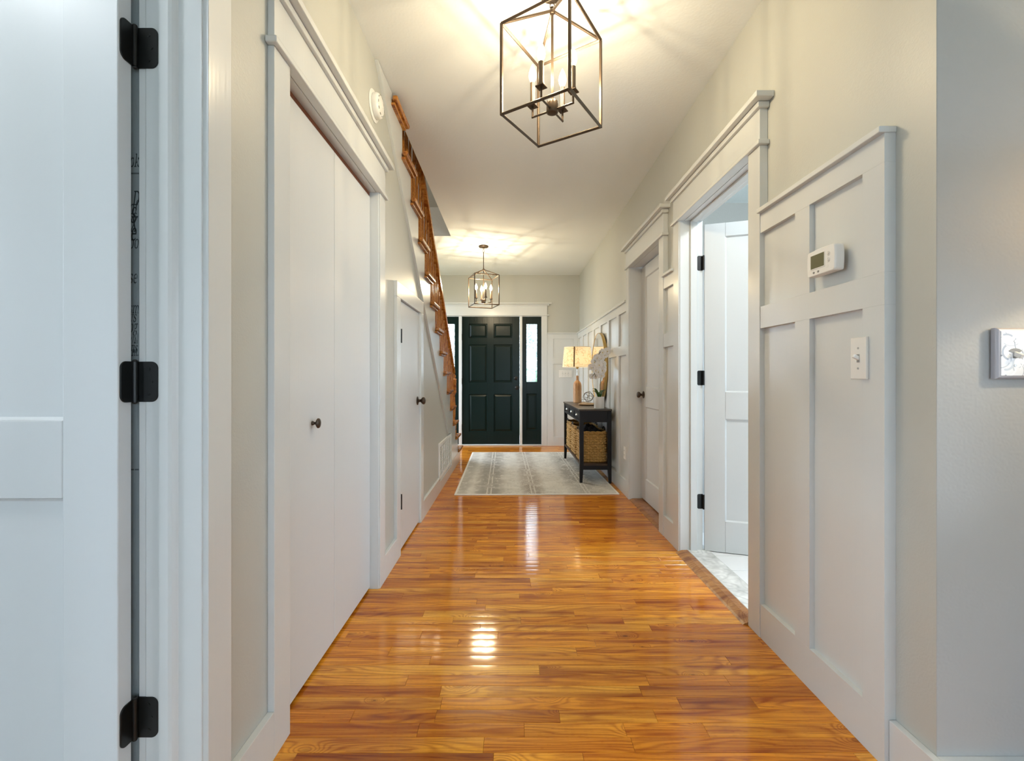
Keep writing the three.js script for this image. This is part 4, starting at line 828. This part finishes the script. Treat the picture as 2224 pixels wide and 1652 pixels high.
{ // round mirror on the wall
  const R = 0.405, o = thing('round_mirror', 'round mirror with a deep gold rim on the wainscot behind the orchid', 'mirror', [RF, 1.197, -5.30], -Math.PI / 2);
  const rim = lathe([[R - 0.004, 0.002], [R, 0.002], [R + 0.001, 0.034], [R - 0.002, 0.036], [R - 0.004, 0.034], [R - 0.004, 0.028]], 96); rim.rotateX(Math.PI / 2);
  const rm = local('rim', rim, M.gold, o); rm.material.side = THREE.DoubleSide;
  local('glass', new THREE.CylinderGeometry(R - 0.0035, R - 0.0035, 0.004, 96).rotateX(Math.PI / 2).translate(0, 0, 0.030), M.mirror, o);
  local('backing', new THREE.CylinderGeometry(R - 0.006, R - 0.006, 0.004, 64).rotateX(Math.PI / 2).translate(0, 0, 0.004), M.dark, o);
}
{ // potted orchid
  const o = thing('potted_orchid', 'white moth orchid in a white cylindrical pot on the near end of the console table', 'orchid', [0.912, TT, -4.745]);
  local('pot', lathe([[0.0001, 0], [0.049, 0], [0.053, 0.003], [0.054, 0.118], [0.0525, 0.122], [0.049, 0.120], [0.048, 0.09], [0.0001, 0.09]], 40), M.ceramic, o);
  local('moss', lathe([[0.0001, 0.108], [0.03, 0.106], [0.048, 0.096]], 20), M.soil, o);
  const leaf = (ang, len, wid, lift) => {
    const P = [], I = [], N = 14, W = 6;
    for (let i = 0; i <= N; i++) { const t = i / N, w = wid * Math.pow(Math.sin(Math.PI * (0.12 + 0.88 * t)), 0.7) * (t > 0.98 ? 0.12 : 1), r = len * t, y = 0.105 + lift * Math.sin(t * 1.9) ; for (let j = 0; j <= W; j++) { const q = j / W * 2 - 1; P.push(r * Math.cos(ang) - q * w * Math.sin(ang), y + 0.35 * w * q * q, r * Math.sin(ang) + q * w * Math.cos(ang)); } }
    for (let i = 0; i < N; i++) for (let j = 0; j < W; j++) { const a = i * (W + 1) + j; I.push(a, a + W + 1, a + 1, a + 1, a + W + 1, a + W + 2); }
    const g = new THREE.BufferGeometry(); g.setAttribute('position', new THREE.Float32BufferAttribute(P, 3)); g.setIndex(I); g.computeVertexNormals(); return g;
  };
  for (const [a, l, w, h] of [[0.5, 0.075, 0.024, 0.085], [2.75, 0.08, 0.024, 0.10], [1.5, 0.06, 0.026, 0.05], [-0.6, 0.07, 0.022, 0.08], [3.6, 0.075, 0.022, 0.075], [-1.6, 0.09, 0.022, 0.06]]) local('leaf', leaf(a, l, w, h), M.leaf, o);
  const main = [[0.004, 0.10, 0], [0.012, 0.25, 0.0], [0.035, 0.44, 0], [0.070, 0.565, 0.005], [0.055, 0.607, 0.012], [0.010, 0.59, 0.02], [-0.03, 0.52, 0.03], [-0.05, 0.44, 0.04], [-0.058, 0.36, 0.045]].map((p) => new THREE.Vector3(...p));
  local('stem', tube(main, 0.0034, 70, 7), M.stem, o);
  const twigs = [[[-0.04, 0.48, 0.04], [-0.062, 0.50, 0.05]], [[-0.046, 0.455, 0.04], [-0.02, 0.435, 0.05]], [[-0.052, 0.415, 0.045], [-0.078, 0.425, 0.055]], [[-0.055, 0.385, 0.045], [-0.028, 0.372, 0.055]], [[-0.058, 0.36, 0.045], [-0.078, 0.335, 0.05]], [[-0.058, 0.36, 0.045], [-0.045, 0.325, 0.05]]];
  local('twigs', merge(twigs.map(([a, b]) => tube([new THREE.Vector3(...a), new THREE.Vector3((a[0] + b[0]) / 2, (a[1] + b[1]) / 2 + 0.006, a[2] + 0.01), new THREE.Vector3(...b)], 0.0024, 8, 6))), M.stem, o);
  const petal = (w, l, ang, cup) => { const P = [], I = [], N = 8, W = 6; for (let i = 0; i <= N; i++) { const t = i / N, ww = w * Math.pow(Math.sin(Math.PI * Math.min(1, 0.06 + t * 0.95)), 0.55); for (let j = 0; j <= W; j++) { const q = j / W * 2 - 1; const x = q * ww, y = l * t; P.push(x * Math.cos(ang) - y * Math.sin(ang), x * Math.sin(ang) + y * Math.cos(ang), cup * t * t + 0.004 * q * q); } } for (let i = 0; i < N; i++) for (let j = 0; j < W; j++) { const a = i * (W + 1) + j; I.push(a, a + 1, a + W + 1, a + 1, a + W + 2, a + W + 1); } const g = new THREE.BufferGeometry(); g.setAttribute('position', new THREE.Float32BufferAttribute(P, 3)); g.setIndex(I); g.computeVertexNormals(); return g; };
  const bloom = [[0.082, 0.600, 0.02], [0.030, 0.585, 0.03], [-0.028, 0.530, 0.045], [0.012, 0.525, 0.035], [-0.06, 0.485, 0.05], [-0.012, 0.455, 0.06], [0.03, 0.470, 0.04], [-0.085, 0.428, 0.05], [-0.02, 0.385, 0.055], [0.025, 0.40, 0.045], [-0.085, 0.335, 0.05], [-0.04, 0.335, 0.05], [0.018, 0.345, 0.04], [0.055, 0.555, 0.035], [-0.045, 0.40, 0.06], [0.04, 0.43, 0.03]];
  bloom.forEach(([x, y, z], i) => {
    const k = (i > 9 ? 0.82 : 1) * 1.22, g = merge([petal(0.024 * k, 0.037 * k, 1.45, -0.004), petal(0.024 * k, 0.037 * k, -1.45, -0.004), petal(0.014 * k, 0.036 * k, 0, -0.006), petal(0.013 * k, 0.034 * k, 2.5, -0.006), petal(0.013 * k, 0.034 * k, -2.5, -0.006)].map((q) => q.toNonIndexed()));
    const e = new THREE.Euler(rr(-0.25, 0.35), rr(-0.5, 0.4), rr(-0.3, 0.3)); const q = new THREE.Matrix4().compose(new THREE.Vector3(x, y, z), new THREE.Quaternion().setFromEuler(e), new THREE.Vector3(1, 1, 1));
    const b = local('blossom', g.applyMatrix4(q), M.petal, o);
    local('lip', new THREE.SphereGeometry(0.0055 * k, 10, 8).scale(0.8, 1.1, 1).translate(0, -0.006, 0.005).applyMatrix4(q), M.petalHeart, b);
  });
}
{ // wire ornament on a driftwood tray
  const o = thing('wire_ornament', 'open geometric bronze wire ornament lying on the driftwood piece', 'ornament', [0.885, TT + 0.038, -5.26]);
  const ico = new THREE.IcosahedronGeometry(0.066, 0), e = new THREE.EdgesGeometry(ico), p = e.attributes.position, list = [];
  for (let i = 0; i < p.count; i += 2) list.push(bar(new THREE.Vector3().fromBufferAttribute(p, i), new THREE.Vector3().fromBufferAttribute(p, i + 1), 0.0032));
  const g = merge(list); g.rotateX(0.4); g.rotateZ(0.35); g.computeBoundingBox(); g.translate(0, -g.boundingBox.min.y, 0);
  local('wire_frame', g, M.bronze, o);
  local('wire_tail', tube([[-0.03, 0.03], [-0.075, 0.032], [-0.10, 0.012], [-0.098, 0.004]].map(([x, y]) => new THREE.Vector3(x, y, 0.05)), 0.002, 20, 6), M.bronze, o);
  const d = thing('driftwood_piece', 'flat pale driftwood piece on the console table beside the orchid', 'ornament', [0.872, TT, -5.245]);
  const s = new THREE.IcosahedronGeometry(1, 8), q = s.attributes.position;
  for (let i = 0; i < q.count; i++) { const v = new THREE.Vector3().fromBufferAttribute(q, i), n = noise(v.x * 2.5 + 8, v.z * 2.5 + 8, 32, 32, 81); q.setXYZ(i, v.x * (0.095 + 0.02 * n), Math.max(0, 0.013 + v.y * (0.012 + 0.016 * n)), v.z * (0.07 + 0.02 * n)); }
  s.computeVertexNormals();
  local('wood', s, M.driftwood, d);
}

// ---------------------------------------------------------------- dome ceiling lights of the neighbouring rooms (hidden; they light the stairwell, the near left door and the bathroom)
for (const [label, x, y, Z, power, c] of [
  ['white dome ceiling light above the stairwell', -1.2, UP, 3.4, UPSTAIRS, [1, 0.93, 0.82]],
  ['white dome ceiling light in the room behind the near left door', -1.75, CEIL, 0.55, LEFT_ROOM, [0.93, 0.97, 1]],
  ['white dome ceiling light in the bathroom', 1.95, CEIL, 1.55, BATHROOM, [0.93, 0.97, 1]],
]) {
  const o = thing('ceiling_light', label, 'ceiling light', [x, y, -Z]);
  local('dome', lathe([[0.0001, -0.10], [0.08, -0.09], [0.14, -0.055], [0.16, -0.01], [0.16, 0]], 32), M.dome, o);
  const l = new THREE.PointLight(new THREE.Color(...c), power, 0, 2); l.position.set(0, -0.05, 0); l.castShadow = true; l.shadow.radius = 4; l.name = 'dome_light'; o.add(l);
}

// ---------------------------------------------------------------- outdoors, seen through the sidelights
solid('ground', box(-16, 16, -0.5, -0.22, -16, 40, 0), M.lawn, 'pale lawn in front of the house', 'lawn');
solid('porch', box(-2.2, 1.6, -0.22, -0.03, END + 0.14, END + 1.5, 0.01), M.concrete, 'concrete porch outside the front door', 'porch');
function shrub(label, x, Z, r, h, n, m0) {
  const o = thing('shrub', label, 'shrub', [x, -0.22, -Z]);
  const leaf = new THREE.PlaneGeometry(h > 3 ? 0.06 : 0.05, h > 3 ? 0.11 : 0.09), im = new THREE.InstancedMesh(leaf, m0, n), m = new THREE.Matrix4(), q = new THREE.Quaternion();
  for (let i = 0; i < n; i++) { const a = rnd() * 6.283, u = Math.acos(1 - 2 * rnd()), k = Math.pow(rnd(), 0.35) * (0.85 + 0.25 * rnd()); q.setFromEuler(new THREE.Euler(rnd() * 6, rnd() * 6, rnd() * 6)); m.compose(new THREE.Vector3(Math.sin(u) * Math.cos(a) * r * k, h * 0.5 + Math.cos(u) * h * 0.5 * k, Math.sin(u) * Math.sin(a) * r * k), q, new THREE.Vector3(1, 1, 1).multiplyScalar(0.7 + rnd() * 0.7)); im.setMatrixAt(i, m); }
  im.name = 'foliage'; im.userData.kind = 'stuff'; o.add(im);
}
shrub('leafy green shrub outside the right sidelight', 0.60, 10.2, 0.8, 1.5, 2600, M.foliage);
shrub('leafy green shrub outside the left sidelight', -1.75, 10.6, 0.7, 1.2, 2200, M.foliage);
shrub('tall pale grey-green tree crown far behind the right sidelight', 1.1, 17, 1.8, 5.2, 7000, M.paleLeaf);
shrub('tall pale grey-green tree crown far behind the left sidelight', -1.3, 16, 0.95, 4.6, 5000, M.paleLeaf);
{
  const o = thing('bare_tree', 'thin branched tree seen through the right sidelight', 'tree', [0.9, -0.22, -12.5]), list = [];
  const grow = (a, d, len, r, n) => { const b = a.clone().addScaledVector(d, len); list.push(new THREE.CylinderGeometry(r * 0.7, r, len, 6).applyQuaternion(new THREE.Quaternion().setFromUnitVectors(new THREE.Vector3(0, 1, 0), d)).translate((a.x + b.x) / 2, (a.y + b.y) / 2, (a.z + b.z) / 2)); if (n) for (let i = 0; i < 3; i++) grow(b, d.clone().add(new THREE.Vector3(rr(-0.7, 0.7), rr(-0.1, 0.4), rr(-0.7, 0.7))).normalize(), len * rr(0.6, 0.85), r * 0.66, n - 1); };
  grow(new THREE.Vector3(0, 0, 0), new THREE.Vector3(0, 1, 0), 1.4, 0.04, 5);
  local('branches', merge(list), M.bark, o);
}

scene.traverse((n) => { if (n.userData?.names) delete n.userData.names; });
renderer.render(scene, camera);
